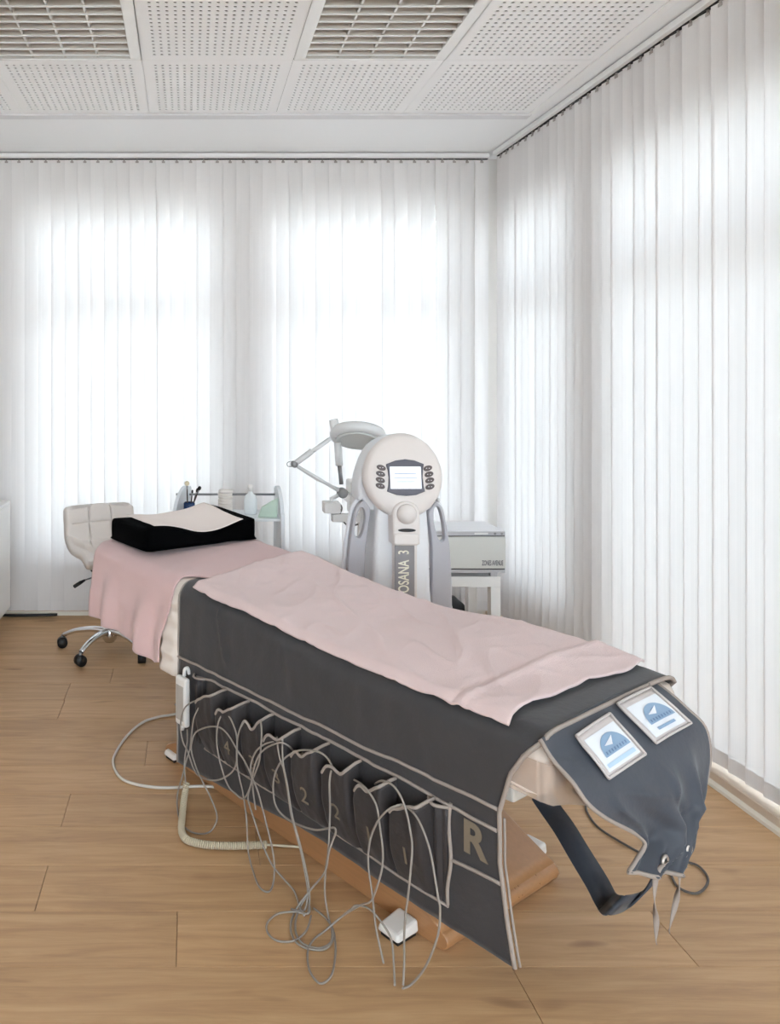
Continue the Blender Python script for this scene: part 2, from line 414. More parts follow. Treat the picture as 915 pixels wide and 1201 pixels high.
tr1 = struct(MB().box(XL, XS[-1]+.01, YS[0]-.006, YS[0]+.05, CZ-.012, CZ-.0004).build('trim_1', M_trim, bevel=.003))
tr2 = struct(MB().box(XS[-1]-.004, XS[-1]+.03, YS[-1], YS[0]-.008, CZ-.006, CZ-.0004).build('trim_2', M_ceil, bevel=.002))

# ------------------------------------------------------------------ recessed louvre lights (switched off)
M_refl = mat('lamp_reflector', (178, 164, 150), .35, .45)
def louvre_light(label, c):
    t = tag(empty('ceiling_light', c), label, 'ceiling light', 'recessed louvre lights in the ceiling')
    h = P_/2-.002; fw = .045; b = MB()
    b.box(-h, h, -h, -h+.02, -.004, .012); b.box(-h, h, h-.02, h, -.004, .012); b.box(-h, -h+fw, -h+.02, h-.02, -.004, .012); b.box(h-fw, h, -h+.02, h-.02, -.004, .012)
    b.build('frame', M_white, t, bevel=.003)
    x0, x1, y0, y1 = -h+fw, h-fw, -h+.02, h-.02
    g = MB(); g.box(x0, x1, y0, y1, .11, .115); g.box(x0-.002, x0, y0, y1, .012, .115); g.box(x1, x1+.002, y0, y1, .012, .115)
    g.box(x0, x1, y0-.002, y0, .012, .115); g.box(x0, x1, y1, y1+.002, .012, .115); g.build('reflector', M_refl, t)
    dv = None
    for k in range(3):
        x = x0+(x1-x0)*(k+1)/4
        if dv is None:
            d = MB(); d.prism([(-.004, 0), (.004, 0), (.016, .045), (-.016, .045)], y0, y1, lambda p, q, e: (p, e, q)); dv = d.build('divider', M_alu, t); dv.location = (x, 0, .002)
        else: share(dv, 'divider', t, (x, 0, .002))
    bl = None; n = 10
    for k in range(n):
        y = y0+(y1-y0)*(k+.5)/n
        if bl is None:
            d = MB(); d.prism([(-.003, 0), (.003, 0), (.008, .035), (-.008, .035)], x0, x1, lambda p, q, e: (e, p, q)); bl = d.build('cross_blade', M_louvre, t); bl.location = (0, y, .001); MB().box(x0, x1, -.0035, .0035, -.004, -.0003).build('lit_edge_strip', M_white, bl)  # white strip paints in the light caught by the blade's lower edge
        else:
            nb = share(bl, 'cross_blade', t, (0, y, .001)); share(bl.children[0], 'lit_edge_strip', nb)
    tb = None
    for k in range(4):
        x = x0+(x1-x0)*(k+.5)/4
        if tb is None: tb = MB().tube([(0, y0+.02, 0), (0, y1-.02, 0)], .013, 12).build('tube', M_tubeglass, t, loc=(x, 0, .08))
        else: share(tb, 'tube', t, (x, 0, .08))
LL = ['square louvre light in the ceiling cut off by the upper left corner', 'square louvre light in the ceiling above the machine', 'louvre light behind the camera on the left side', 'louvre light behind the camera on the right side']
for (i, j), lb in zip(LAMPS, LL):
    if j < 4: louvre_light(lb, ((XS[i]+XS[i+1])/2, (YS[j]+YS[j+1])/2, CZ))
    else:
        for _ in (0,):
            t = bpy.data.objects.new('ceiling_tile', tm_); COL.objects.link(t); t.parent = ceil; t.location = ((XS[i]+XS[i+1])/2, (YS[j]+YS[j+1])/2, CZ)

# ------------------------------------------------------------------ vertical blinds
SW, PIT, Z0, Z1 = .0815, .0756, .052, 2.629
def slat_mesh():
    b = MB(); n = 6
    b.grid(lambda u, v: ((u-.5)*SW, (.003*(1-(2*u-1)**2)-.0015), Z0+(Z1-Z0)*v), n, 1)
    return b.mesh('slat', M_slat)
def hem_mesh():
    b = MB(); b.grid(lambda u, v: ((u-.5)*(SW-.002), (.003*(1-(2*u-1)**2)-.0030), Z0+.002+.05*v), 6, 1); return b.mesh('hem_pocket', M_slat)
SM, HM = slat_mesh(), hem_mesh()
M_carrier = mat('carrier_grey', (168, 160, 156), .5)
CM = MB().box(-.004, .004, -.004, .004, Z1-.006, Z1+.006).box(-.009, .009, -.004, -.0025, Z1-.017, Z1-.007).mesh('carrier', M_carrier)
def blind(label, loc, rz, u0, u1, sgn, tilt):
    t = tag(empty('vertical_blind', loc, rz), label, 'blind')
    lo, hi = min(u0, u1), max(u0, u1)
    r = MB().box(lo, hi, -.032, .032, 2.636, CZ-.006); rail = r.build('head_rail', M_rail, t, bevel=.003)
    MB().box(lo, hi, -.009, .007, 2.6325, 2.6358).build('rail_channel', M_groove, rail)
    n = int(abs(u1-u0)/PIT)
    for k in range(n):
        u = u0+sgn*(k+.5)*PIT
        s = bpy.data.objects.new('slat', SM); COL.objects.link(s); s.parent = t; s.location = (u, 0, 0)
        s.rotation_euler = (random.gauss(0, .0008), random.gauss(0, .0012), tilt+random.gauss(0, .014))
        for nm, me in (('hem_pocket', HM), ('carrier', CM)):
            h = bpy.data.objects.new(nm, me); COL.objects.link(h); h.parent = s
blind('white sheer vertical blind across the back wall behind the stool and the machine', (0, 4.45, 0), 0, 1.712, -1.40, -1, .11)
blind('white sheer vertical blind along the right wall beside the foot of the bed', (1.748, 4.45, 0), .0262-PI/2, .06, 4.45, 1, .11)
tag(MB().tube(smooth_path([(-1.2, 4.50, .011), (-1.0, 4.495, .011), (-.85, 4.5, .011), (-.76, 4.51, .011)], 4), .008, 8).build('dark_strip', M_dark),
    'thin black strip lying on the floor under the back blind beside the white cabinet', 'cable')  # thin black tube along the foot of the back wall

# ------------------------------------------------------------------ white cabinet on the left
t = tag(empty('cabinet', (-1.2, 3.55, 0)), 'white lacquered cabinet standing at the left edge of the photo', 'cabinet')
MB().box(-.225, .217, -.65, .65, .142, .70).build('carcass', M_white, t)
MB().box(-.225, .2375, -.655, .652, .7005, .717).build('top_panel', M_white, t, bevel=.002)
MB().box(-.2, .12, -.6, .6, .0, .1415).build('plinth', M_plastic, t)
for y0, y1 in ((-.65, -.002), (.002, .65)):
    MB().box(.2175, .2375, y0, y1, .142, .6995).build('door', M_white, t, bevel=.002)

# ------------------------------------------------------------------ swivel stool
M_leather = mat('white_leatherette', (228, 219, 213), .45, bump=.1, bscale=300)
st = tag(empty('swivel_stool', (-.398, 3.93, 0), math.radians(26)), 'low white quilted swivel stool on a chrome five-star base behind the pink towel', 'stool')
prof = smooth_path([(.20, 0, .715), (.185, 0, .64), (.165, 0, .56), (.13, 0, .495), (.06, 0, .462), (-.04, 0, .458), (-.13, 0, .462), (-.185, 0, .445)], 6)
def shell(u, v):
    k = u*(len(prof)-1); i = min(int(k), len(prof)-2); p = prof[i].lerp(prof[i+1], k-i)
    w = .19 if u < .3 else .19-.005*sstep((u-.3)/.7)
    rr = .045                                                          # rounded corners of the back and of the seat front
    for d in (u*.62, (1-u)*.62):
        if d < rr: w -= rr-math.sqrt(max(0, rr*rr-(rr-d)**2))
    x = (v*2-1)*w
    edge = abs(v*2-1)
    y, z = p.x, p.z
    up = .035*sstep((edge-.55)/.45)*sstep((u-.25)/.2)*(1-.6*sstep((u-.75)/.25)); z += up; y -= .02*edge**2*(1-sstep(u/.6))
    q = 0
    for s_ in (1/3, 2/3): q += math.exp(-((v-s_)/.022)**2)
    for s_ in (.17, .36): q += math.exp(-((u-s_)/.018)**2)
    q = min(q, 1)*.0045*(1-sstep((u-.5)/.2))*sstep(u/.06)*sstep((1-edge)/.12)
    return (x, y+q*.95, z-q*.3)
MB().grid(shell, 60, 42).build('seat_shell', M_leather, st, solid=.048, off=-1)
MB().box(-.075, .075, -.085, .085, .388, .409).build('mount_plate', M_dark, st, bevel=.006)
MB().lathe([(.014, .30), (.014, .40)]).lathe([(.026, .105), (.026, .30), (.02, .312), (.014, .313)]).build('gas_column', M_chrome, st)
MB().tube([(-.05, -.02, .392), (-.16, -.07, .386), (-.185, -.08, .380)], .004, 8).build('lever_rod', M_steel, st)
MB().tube([(-.155, -.067, .385), (-.18, -.078, .379), (-.215, -.094, .368)], [.006, .009, .009], 10).build('lever_grip', M_dark, st)
MB().lathe([(.024, .045), (.036, .06), (.038, .105), (.028, .118), (.0, .118)]).build('hub', M_chrome, st)
for k in range(5):
    a = math.radians(-118+72*k)-math.radians(26); d = Vector((math.cos(a), math.sin(a), 0))
    pth = smooth_path([d*.02+Vector((0,0,.098)), d*.09+Vector((0,0,.104)), d*.18+Vector((0,0,.09)), d*.245+Vector((0,0,.064))], 5)
    n = len(pth); MB().tube(pth, [.021-.008*i/(n-1) for i in range(n)], 12, flat=.8).build('base_leg', M_chrome, st)
    cs = empty('caster', d*.25+Vector((0,0,0)), a+random.uniform(-1, 1)); cs.parent = st
    MB().lathe([(.007, .045), (.007, .066)]).build('stem', M_steel, cs)
    w = MB()
    for s_ in (-1, 1): w.lathe([(.0, -.008), (.020, -.008), (.024, -.004), (.024, .004), (.020, .008), (.0, .008)], (0, s_*.011, .0245), 20, Matrix.Rotation(PI/2, 4, 'X'))
    w.build('wheel_pair', M_dark, cs)
    MB().lathe([(.0, -.020), (.026, -.020), (.026, .020), (0, .020)], (.0, 0, .0265), 16, Matrix.Rotation(PI/2, 4, 'X'), sx=1).build('hood', M_dark, cs)

# ================================================================== the treatment bed.  Local frame of everything here: x = across (v), y = towards the head (a), z up
BO, BR = (.56904, 1.79335, 0), .60625
M_vinyl = mat('cream_vinyl', (222, 206, 194), .5, var=.03, vscale=5)
M_grey = mat('dark_grey_nylon', (56, 55, 58), .62, var=.12, vscale=9, bump=.25, bscale=55, sheen=.15)
M_apron = mat('window_tinted_nylon', (58, 63, 73), .6, var=.12, vscale=9, bump=.25, bscale=55, sheen=.15)  # grey nylon for apron and strap, bluish window light put into the colour
M_grey2 = mat('pocket_nylon', (48, 43, 44), .66, var=.12, vscale=14, bump=.35, bscale=60, sheen=.1)
M_pipe = mat('beige_piping', (162, 150, 142), .7, bump=.3, bscale=500)
M_print = mat('tan_print', (128, 116, 100), .7)
M_pink = mat('pink_terry', (230, 205, 203), .95, var=.035, vscale=7, bump=.6, bscale=420, sheen=.35)
M_pink2 = mat('pink_terry_rose', (222, 188, 187), .95, var=.05, vscale=7, bump=.6, bscale=420, sheen=.35)
M_sheet = mat('white_cotton', (232, 222, 214), .85, bump=.15, bscale=300)
M_ply = mat('beech_plywood', (172, 126, 86), .38, var=.14, vscale=5, stretch=(14, 1.2, 30))
M_plytop = mat('beech_plywood_top', (178, 140, 102), .36, var=.12, vscale=5, stretch=(14, 1.0, 8))
M_plyline = mat('plywood_glue_line', (112, 76, 48), .5)
M_black = mat('black_velour', (4, 4, 5), .98, spec=.05, bump=.3, bscale=400)
M_paper = mat('pale_pink_cloth', (246, 234, 228), .9, bump=.2, bscale=250)
M_cable = mat('grey_cable', (150, 142, 134), .5)
M_cable2 = mat('dark_grey_cable', (92, 86, 82), .5)
M_cord = mat('beige_spiral_cord', (202, 190, 166), .5)
M_offwhite = mat('off_white_plastic', (214, 208, 200), .4)

ZT = [(-.3, .612), (-.2, .618), (0, .614), (.25, .618), (.46, .628), (.66, .642), (.86, .650), (1.0, .660), (1.3, .672), (1.65, .690)]
RT = [(-.3, .004), (-.18, .008), (-.08, .022), (.08, .026), (.22, .018), (.4, -.006), (.72, -.006), (.95, .012), (1.2, .016), (1.65, .02)]
def Zt(a, v): return interp(ZT, a)+interp(RT, a)*sstep(v/.45)
def nz(x, y, z=0): return noise.noise(Vector((x, y, z)))
def sec(a, d, zl, zr, vl=-.004):
    """cross section over the bed at a, offset d outwards: list of (v, z) from the left hem over the top to the right hem"""
    z = lambda v: Zt(a, v)+d
    zz = Zt(a, 0)
    p = [(vl-d, zl), (-.003-d, zl+.35*(zz-zl)), (-d, zz-.16), (.000-d, zz-.09), (.004-d*.8, z(0)-.040), (.022, z(.02)-.010), (.055, z(.05)-.001),
         (.14, z(.14)), (.3, z(.3)), (.45, z(.45)), (.54, z(.54)-.002), (.578, z(.58)-.012), (.596+d*.8, z(.6)-.040), (.600+d, z(.6)-.09), (.600+d, z(.6)-.16), (.604+d, zr)]
    return smooth_path([(v, 0, q) for v, q in p], 5)
def along(path, s):
    L = [0]
    for i in range(1, len(path)): L.append(L[-1]+(path[i]-path[i-1]).length)
    t = s*L[-1]
    for i in range(1, len(path)):
        if t <= L[i] or i == len(path)-1:
            k = (t-L[i-1])/max(1e-9, L[i]-L[i-1]); return path[i-1].lerp(path[i], min(1, max(0, k)))

bed = tag(empty('treatment_bed', BO, BR), 'treatment bed with cream mattress on a wooden base, under the dark grey cover', 'treatment bed')
# mattress: a rounded slab that follows the slightly raised head end
mb = MB(); n_a, n_s = 40, 56
def mat_ring(a, inset):
    z = Zt(a, .3); out = []
    pts = [(.010, z-.104), (.0, Zt(a, 0)-.055), (.012, Zt(a, 0)-.014), (.05, Zt(a, .05)), (.3, Zt(a, .3)), (.55, Zt(a, .55)), (.588, Zt(a, .6)-.014), (.6, Zt(a, .6)-.055), (.590, z-.104), (.565, z-.127), (.035, z-.127)]
    for P in smooth_path([(p, 0, r) for p, r in pts], 4, True):
        c = Vector((.3, 0, z-.064)); k = Vector((P.x, 0, P.z))
        f = Vector((1-inset/.3, 1, 1-inset/.066))
        out.append((c.x+(k.x-c.x)*f.x, a, c.z+(k.z-c.z)*f.z-.009))
    return out
def mattress(name, a0, a1, inset0=.006):
    m_ = MB(); rs = []
    for a, i in [(a0+.0, .034), (a0+.006, .020), (a0+.02, .009), (a0+.045, inset0)]+[(a0+.05+(a1-a0-.1)*k/24, inset0) for k in range(25)]+[(a1-.045, inset0), (a1-.02, .009), (a1-.006, .022), (a1, .04)]:
        rs.append(mat_ring(a, i))
    n = len(rs[0]); vs = [p for r in rs for p in r]
    fs = [(i*n+k, i*n+(k+1) % n, (i+1)*n+(k+1) % n, (i+1)*n+k) for i in range(len(rs)-1) for k in range(n)]
    m_.add(vs, fs, True); m_.f += [tuple(reversed(range(n))), tuple((len(rs)-1)*n+k for k in range(n))]; m_.sm += [True, True]
    return m_.build(name, M_vinyl, bed)
mattress('mattress', -.271, 1.615)
fm = MB().box(.06, .54, -.16, 1.45, .42, .475); fm.build('bed_frame', M_offwhite, bed, bevel=.006)
MB().box(.18, .40, .40, .80, .235, .42).build('lift_column', M_offwhite, bed, bevel=.01)
# base: bentwood runner lying on the floor, nose at the foot end
RN = .024
prof_ = [(RN-RN*math.sin(t*PI/12*1.0), RN-RN*math.cos(t*PI/12)) for t in range(0, 12)]+[(.012, .0475), (.04, .060), (.1, .089), (.2, .140), (.32, .187), (.42, .213), (.52, .228), (.62, .228), (.72, .213), (.85, .180), (1.0, .130), (1.17, .058)]
prof_ += [(1.20, .042), (1.208, .028), (1.205, .012), (1.19, .001), (1.18, 0)]
pb = MB(); pr = [Vector((0, a, z)) for a, z in prof_]; n = len(pr)
xs = [.045, .052, .515, .522]; ins = [.004, 0, 0, .004]
vs = []
for x, i in zip(xs, ins):
    for p in pr: vs.append((x, p.y, p.z+(i if p.z < .02 else -i)))
fs = [(j*n+k, j*n+(k+1) % n, (j+1)*n+(k+1) % n, (j+1)*n+k) for j in range(3) for k in range(n)]
pb.add(vs, fs, True); pb.f += [tuple(range(n)), tuple(3*n+k for k in reversed(range(n)))]; pb.sm += [False, False]
base = pb.build('base', M_ply, bed)
for dv in (.25, .335, .35, .43):                                                   # glue lines of the veneer on the sloping nose
    MB().tube([(dv, a, interp([(0, .030), (.012, .0475), (.04, .060), (.1, .089), (.2, .140), (.32, .187)], a)-.003) for a in (.0, .012, .04, .07, .1, .15, .2, .26, .32)], .0012, 4).build('veneer_line', M_plyline, base)
def foot(v, a):
    b = MB(); f = empty('foot', (v, a, 0)); f.parent = bed
    b.add([(-.038,-.033,.010),(.04,-.033,.010),(.04,.033,.010),(-.038,.033,.010),(-.034,-.029,.028),(.04,-.029,.040),(.04,.029,.040),(-.034,.029,.028)],
          [(0,3,2,1),(4,5,6,7),(0,1,5,4),(1,2,6,5),(2,3,7,6),(3,0,4,7)]); b.build('foot_cap', M_plastic, f, bevel=.006)
    MB().box(-.030, .036, -.026, .026, .0, .0098).build('rubber_pad', M_dark, f)
for v, a in ((.003, .112), (.066, 1.165), (.56, .112), (.50, 1.165)): foot(v, a)
# clear plastic film under the foot end of the mattress
mf, n_, l_, p_ = new_mat('clear_film'); n_.remove(p_)
tr_ = n_.new('ShaderNodeBsdfTransparent'); tr_.inputs[0].default_value = (.93, .90, .88, 1)
df_ = n_.new('ShaderNodeBsdfPrincipled'); df_.inputs['Base Color'].default_value = (*lin((206, 186, 172)), 1); df_.inputs['Roughness'].default_value = .25
mx_ = n_.new('ShaderNodeMixShader'); mx_.inputs[0].default_value = .5; l_.new(tr_.outputs[0], mx_.inputs[1]); l_.new(df_.outputs[0], mx_.inputs[2]); l_.new(mx_.outputs[0], n_['Material Output'].inputs[0])
def film(u, w):
    d = u*.64-.14                                                                   # runs round the corner from the left flank to the foot face
    if d < -.02: x, a = .003, -.262-d-.02
    elif d < .02: t = (d+.02)/.04*PI/2; x, a = .003+.013*(1-math.cos(t)), -.242-.034*math.sin(t)
    else: x, a = .016+(d-.02), -.274
    zb = .487-.055*sstep((d+.02)/.25)
    return (x-.004*w, a-.008*w*sstep(d/.05)-.004*math.sin(u*13)*w, .565+(zb-.565)*w)
MB().grid(film, 44, 10).build('plastic_film', mf, bed)
# white ribbed sheet at the head end, between cover and towel
def sheet(u, s):
    a = 1.03+.11*u; P = along(sec(a, .0025 if u > .14 else .001, .345, .36), s); rib = .0022*(1+math.sin(s*130))*sstep((a-1.045)/.012)*1.5*(1 if P.z < Zt(a, .3)-.05 else .0)
    return (P.x-rib-(.010*(1-sstep((P.z-.4)/.2))*sstep((a-1.045)/.012) if P.x < .3 else 0) if P.x < .3 else P.x+rib, a, P.z)
MB().grid(sheet, 10, 260).build('ribbed_sheet', M_sheet, bed, solid=.002, off=1)

# ------------------------------------------------------------------ dark grey cover with pockets
cov = tag(empty('treatment_cover', BO, BR), 'dark grey nylon cover with beige piping and cable pockets, draped over the treatment bed', 'bed cover')
AF = [(.10, -.212), (.20, -.192), (.32, -.172), (.43, -.169), (.52, -.195), (.57, -.225), (.605, -.256)]
ZB = [(-.22, .122), (.37, .119), (.75, .085), (1.07, .052)]
AH = 1.045
def cover_pt(u, s, d=.004):
    a = -.25+(AH+.25)*u
    for _ in range(2):
        P = along(sec(a, d, interp(ZB, a), .30), s)
        a0 = interp(AF, P.z) if P.x < .3 else interp(AF, max(P.z, .45))
        a = a0+(AH-a0)*u
    P = P.copy(); side = P.x < .02 or P.x > .58
    w = .006*nz(a*4, P.z*7, s)+.004*nz(a*13, P.z*5, 3)+.0015*nz(a*30, P.z*12, 6)
    crease = 0
    for c, k, wd in ((.80, .018, .012), (.50, .010, .014), (.22, .004, .02)):                 # diagonal pull folds below the blanket edge
        cc = c+(P.z-.55)*.25; e = math.exp(-((a-cc)/wd)**2)-.6*math.exp(-((a-cc-.03)/(wd*1.8))**2); crease += k*e*sstep((P.z-.445)/.05)*sstep((.70-P.z)/.1)
    if P.x < .3:
        if P.z < Zt(a, 0)-.03: P.x -= abs(w)*.9*min(1, (P.z-.0)/.1)+max(0, crease)*.8-min(0, crease)*0+.0
        else: P.z += max(0, crease)*.5
        if P.z < .35: P.x -= .012*sstep((.35-P.z)/.25)*(.5+.5*math.sin(a*9+1))*.6
    elif side: P.x += abs(w)
    P.y = a; return P
cg = MB().grid(lambda u, s: cover_pt(u, s), 90, 110); cg.build('cover_cloth', M_grey, cov, solid=.0025, off=1)
NS = 500
def sof(z, u):                                                                 # s on the left flank at height z
    lo, hi = 0, .45
    for _ in range(18):
        m_ = (lo+hi)/2
        if along(sec(-.25+(AH+.25)*u, .004, interp(ZB, -.25+(AH+.25)*u), .30), m_).z < z: lo = m_
        else: hi = m_
    return lo
def on_left(a, z, out=.004):
    a0 = interp(AF, z); u = (a-a0)/(AH-a0); P = cover_pt(u, sof(z, u)); P.x -= out; return P
def pipe(name, pts, r=.0042, par=None): return MB().tube(pts, r, 6, flat=1).build(name, M_pipe, par or cov)
def wob(a, k): return .0045*nz(a*7, k)+.0025*nz(a*22, k)
pipe('piping', [on_left(a, interp([(-.17, .433), (.3, .423), (1.07, .414)], a)+wob(a, 1), .004) for a in [-.166+1.228*k/60 for k in range(61)]])
pipe('piping', [on_left(a, interp([(-.17, .386), (.09, .392), (.3, .396), (.85, .392), (.955, .375), (1.0, .36)], a)+wob(a, 5), .004) for a in [-.166+1.12*k/56 for k in range(57)]])
pipe('piping', [on_left(a, .276+.004*math.sin(a*30), .004) for a in [-.176+.125*k/8 for k in range(9)]])
pipe('piping', [on_left(a, .246, .004) for a in (1.0, 1.03, 1.06)], .0035)
pipe('piping', [on_left(a, .166+.004*nz(a*9, 2), .005) for a in [-.05+.93*k/40 for k in range(41)]], .0035)
pipe('piping', [cover_pt(0.001, s)-Vector((.002, .002, 0)) for s in [k/90 for k in range(0, 62)]], .0052)                 # foot edge, up the left flank and across
pipe('piping', [cover_pt(0.001, s)+Vector((.002, -.002, 0)) for s in [k/90 for k in range(61, 80)]], .0052)
pipe('piping', [cover_pt(1, s)-Vector((.002, -.001, 0)) for s in [k/90 for k in range(0, 50)]], .004)
pipe('piping', [cover_pt(0.001, s)+Vector((.010, -.006+.0, 0)) for s in [k/90 for k in range(0, 20)]], .003)               # the hem of the lining behind
pipe('piping', [on_left(-.05+.004*math.sin(z*40), z, .005) for z in [.395-.225*k/14 for k in range(15)]], .0045)
basis_left = Matrix(((0, 0, -1), (-1, 0, 0), (0, 1, 0)))                          # text lying on the left flank
text('letter_mark', 'R', .098, M_print, cov, on_left(-.111, .338, .0045), basis=basis_left, depth=.0006, bold=.003)
# eight bulging pockets, right edges every 11 cm
NUM = ['', '4', '3', '3', '2', '2', '1', '1']
for i in range(8):
    a1 = .764-.1113*i; a0 = a1+.112
    pk = empty('cable_pocket', (-.004, (a0+a1)/2, .165)); pk.parent = cov
    sagp = random.uniform(.25, .75); sg = random.uniform(.010, .03); ou = random.uniform(.044, .058)
    def prof_u(u):
        return min(1, u/.10)**.8*min(1, (1-u)/.14)**.8
    def ztop(u): return .352+.026*u-.03*math.exp(-(u/.16)**2)-sg*math.exp(-((u-sagp)/.2)**2)+.012*math.exp(-((1-u)/.1)**2)
    def pf(u, w, i=i, a0=a0, a1=a1, sagp=sagp, ou=ou):
        z = ztop(u)*(1-w)+.160*w
        out = ou*prof_u(u)*(1-w)**.75+.004+.012*prof_u(u)*math.sin(w*PI)
        cr = .003*nz(u*5+i*3, w*5, 1)
        a = a0+(a1-a0)*u; a += (.010*(u-.5))*(1-w)
        return (-.010-out-cr*prof_u(u)-(-.004), a-(a0+a1)/2, z-.165)
    MB().grid(pf, 30, 18).build('pocket_front', M_grey2, pk, solid=.002, off=1)
    MB().tube([Vector(pf(u/30, 0))+Vector((-.001, 0, .001)) for u in range(31)], .0042, 6).build('pocket_trim', M_pipe, pk)
    if NUM[i]:
        c = pf(.5, .57); c2 = pf(.5, .47); tl = math.atan2(c2[0]-c[0], c2[2]-c[2])
        B = Matrix.Rotation(-tl if False else tl, 3, 'Y') @ basis_left
        text('numeral', NUM[i], .062, M_print, pk, Vector(c)+Vector((-.0035, 0, 0)), basis=B, depth=.0006)
# pleat ends of the pocket strip
for a0, a1 in ((-.047, .008), (.885, .945)):
    MB().grid(lambda u, w: (-.010-.018*math.sin(u*PI)*(1-.6*w)-.004*math.sin(u*19), a0+(a1-a0)*u, .385-.215*w), 14, 8).build('strip_end', M_grey2, cov, solid=.002, off=1)
    pipe('piping', [Vector((-.013-.018*math.sin(u/14*PI), a0+(a1-a0)*u/14, .385)) for u in range(15)], .004)

# apron hanging over the foot end, gathered at the bottom
RL = [[(0.003, -0.255, 0.612)][0]] + [(0.004, -0.285, 0.579), (0.007, -0.318, 0.552), (0.018, -0.343, 0.517), (0.066, -0.358, 0.477), (0.16, -0.367, 0.421), (0.188, -0.372, 0.393), (0.151, -0.376, 0.376), (0.109, -0.378, 0.366)]
RR = [[(0.516, -0.236, 0.618)][0]] + [(0.496, -0.285, 0.605), (0.509, -0.318, 0.577), (0.541, -0.343, 0.534), (0.53, -0.358, 0.469), (0.476, -0.367, 0.425), (0.409, -0.372, 0.394), (0.386, -0.376, 0.347), (0.341, -0.378, 0.304)]
RL[0] = (RL[0][0], RL[0][1], RL[0][2]); NR = len(RL)-1
def apron(t, s, fold=1):
    """t down 0..1, s across 0..1"""
    k = t*NR; i = min(int(k), NR-1); f = k-i
    def cr(R):
        p0, p1, p2, p3 = (Vector(R[max(i-1, 0)]), Vector(R[i]), Vector(R[i+1]), Vector(R[min(i+2, NR)]))
        return .5*((2*p1)+(p2-p0)*f+(2*p0-5*p1+4*p2-p3)*f*f+(3*p1-p0-3*p2+p3)*f**3)
    A, B = cr(RL), cr(RR); P = A.lerp(B, s)
    P.z += .012*math.sin(s*PI)*(1-t)
    g = sstep((t-.32)/.6)*math.sin(min(1, s*1.0)*PI)**.5
    P.y -= fold*(g*(1-.65*sstep((t-.72)/.2))*(.022*math.sin(s*17+t*3+.8)+.010*math.sin(s*33-t*5))+.004*nz(s*5, t*5, 2)*sstep(t/.1))
    P.y -= .02*math.sin(s*PI)*sstep((t-.2)/.3)*fold
    rd = 1-abs(nz(s*3.2+t*1.3+4, t*2.2-s*1.1, 9))*2.2
    P.y -= fold*.016*max(0, rd)**3*sstep((t-.34)/.2)*math.sin(s*PI)**.5
    rd = 1-abs(nz(s*2.2-t*3+8, t*3, 2))*2.4
    P.y -= fold*.009*max(0, rd)**3*sstep((t-.30)/.2)*math.sin(s*PI)**.5
    return P
ap = MB().grid(lambda t, s: apron(t, s), 72, 84).build('apron', M_apron, cov, solid=.003, off=0)
MB().tube([apron(k/40, 0) for k in range(41)]+[apron(1, k/16) for k in range(1, 17)], .0045, 6).build('apron_piping', M_pipe, ap)
MB().tube([apron(k/40, 1) for k in range(41)], .0045, 6).build('apron_piping', M_pipe, ap)
M_vframe = mat('clear_vinyl_edging', (198, 190, 188), .4, coat=.3)
M_card = mat('white_card', (226, 230, 236), .2, coat=.6)
M_blue = mat('blue_print', (134, 162, 190), .3); M_blue2 = mat('deep_blue_print', (96, 122, 158), .3); M_pale = mat('pale_blue_print', (176, 202, 224), .3)
def card(t0, t1, s0, s1, sk0, sk1, bar):
    """window pocket on the apron; s shifts with t (sk) so its sides run straight"""
    def q(u, w, h):
        t = t0+(t1-t0)*w; s = s0+(s1-s0)*u+sk0+(sk1-sk0)*w; e = .004
        P = apron(t, s, .25); N = (apron(t, s+e, .25)-apron(t, s-e, .25)).cross(apron(t+e, s, .25)-apron(t-e, s, .25)).normalized()
        if N.y > 0: N = -N
        return P+N*(.008+h)
    r = MB().grid(lambda u, w: q(u, w, 0), 10, 10).build('window_pocket', M_vframe, cov, solid=.003, off=0)
    MB().grid(lambda u, w: q(.08+.85*u, .15+.77*w, .003), 8, 8).build('card', M_card, r)
    b = MB(); c = [q(.52, .66, .004)]
    def dome(mb, f0, f1, n=20):
        ps = [q(.55+.34*math.cos(PI-PI*k/n), .68-.41*math.sin(PI*k/n), .0042) for k in range(n+1)]+[q(.55, .68, .0042)]
        mb.add(ps, [(n+1, k+1, k) for k in range(n)])
    dome(b, 0, 1); b.build('logo_dome', M_blue, r)
    MB().add([q(.34, .48, .0048), q(.64, .36, .0048), q(.52, .53, .0048)], [(0, 1, 2)]).build('logo_triangle', M_card, r)
    lt = MB()
    for k in range(8):
        u = .265+.074*k; lt.add([q(u, .585, .0049), q(u+.034, .585, .0049), q(u+.022, .645, .0049), q(u-.004, .645, .0049)], [(0, 1, 2, 3)])
    lt.build('logo_lettering', M_blue2, r)
    MB().add([q(x, y, .0045) for x, y in bar[:4]], [(0, 1, 2, 3)]).build('logo_bar', bar[4], r)
    for e, (p0, p1) in enumerate((((0,0),(1,0)), ((1,0),(1,1)), ((1,1),(0,1)), ((0,1),(0,0)))):
        MB().tube([q(p0[0]+(p1[0]-p0[0])*k/8, p0[1]+(p1[1]-p0[1])*k/8, .002) for k in range(9)], .0032, 6).build('pocket_edge', M_vframe, r)
def ribbon(name, path, wdt, m, parent, wvec, twist=None, n=6, solid=.002):
    p = smooth_path(path, n); w = len(p); vs = []
    for i, P in enumerate(p):
        d = Vector(wvec(i/(w-1))).normalized()*wdt/2*(1 if not twist else twist(i/(w-1))); vs += [P-d, P+d]
    return MB().add(vs, [(2*i, 2*i+1, 2*i+3, 2*i+2) for i in range(w-1)], True).build(name, m, parent, solid=solid, off=0)
card(.09, .335, .18, .465, 0, -.012, [(.12, .78), (.86, .78), (.86, .86), (.12, .86), M_pale])
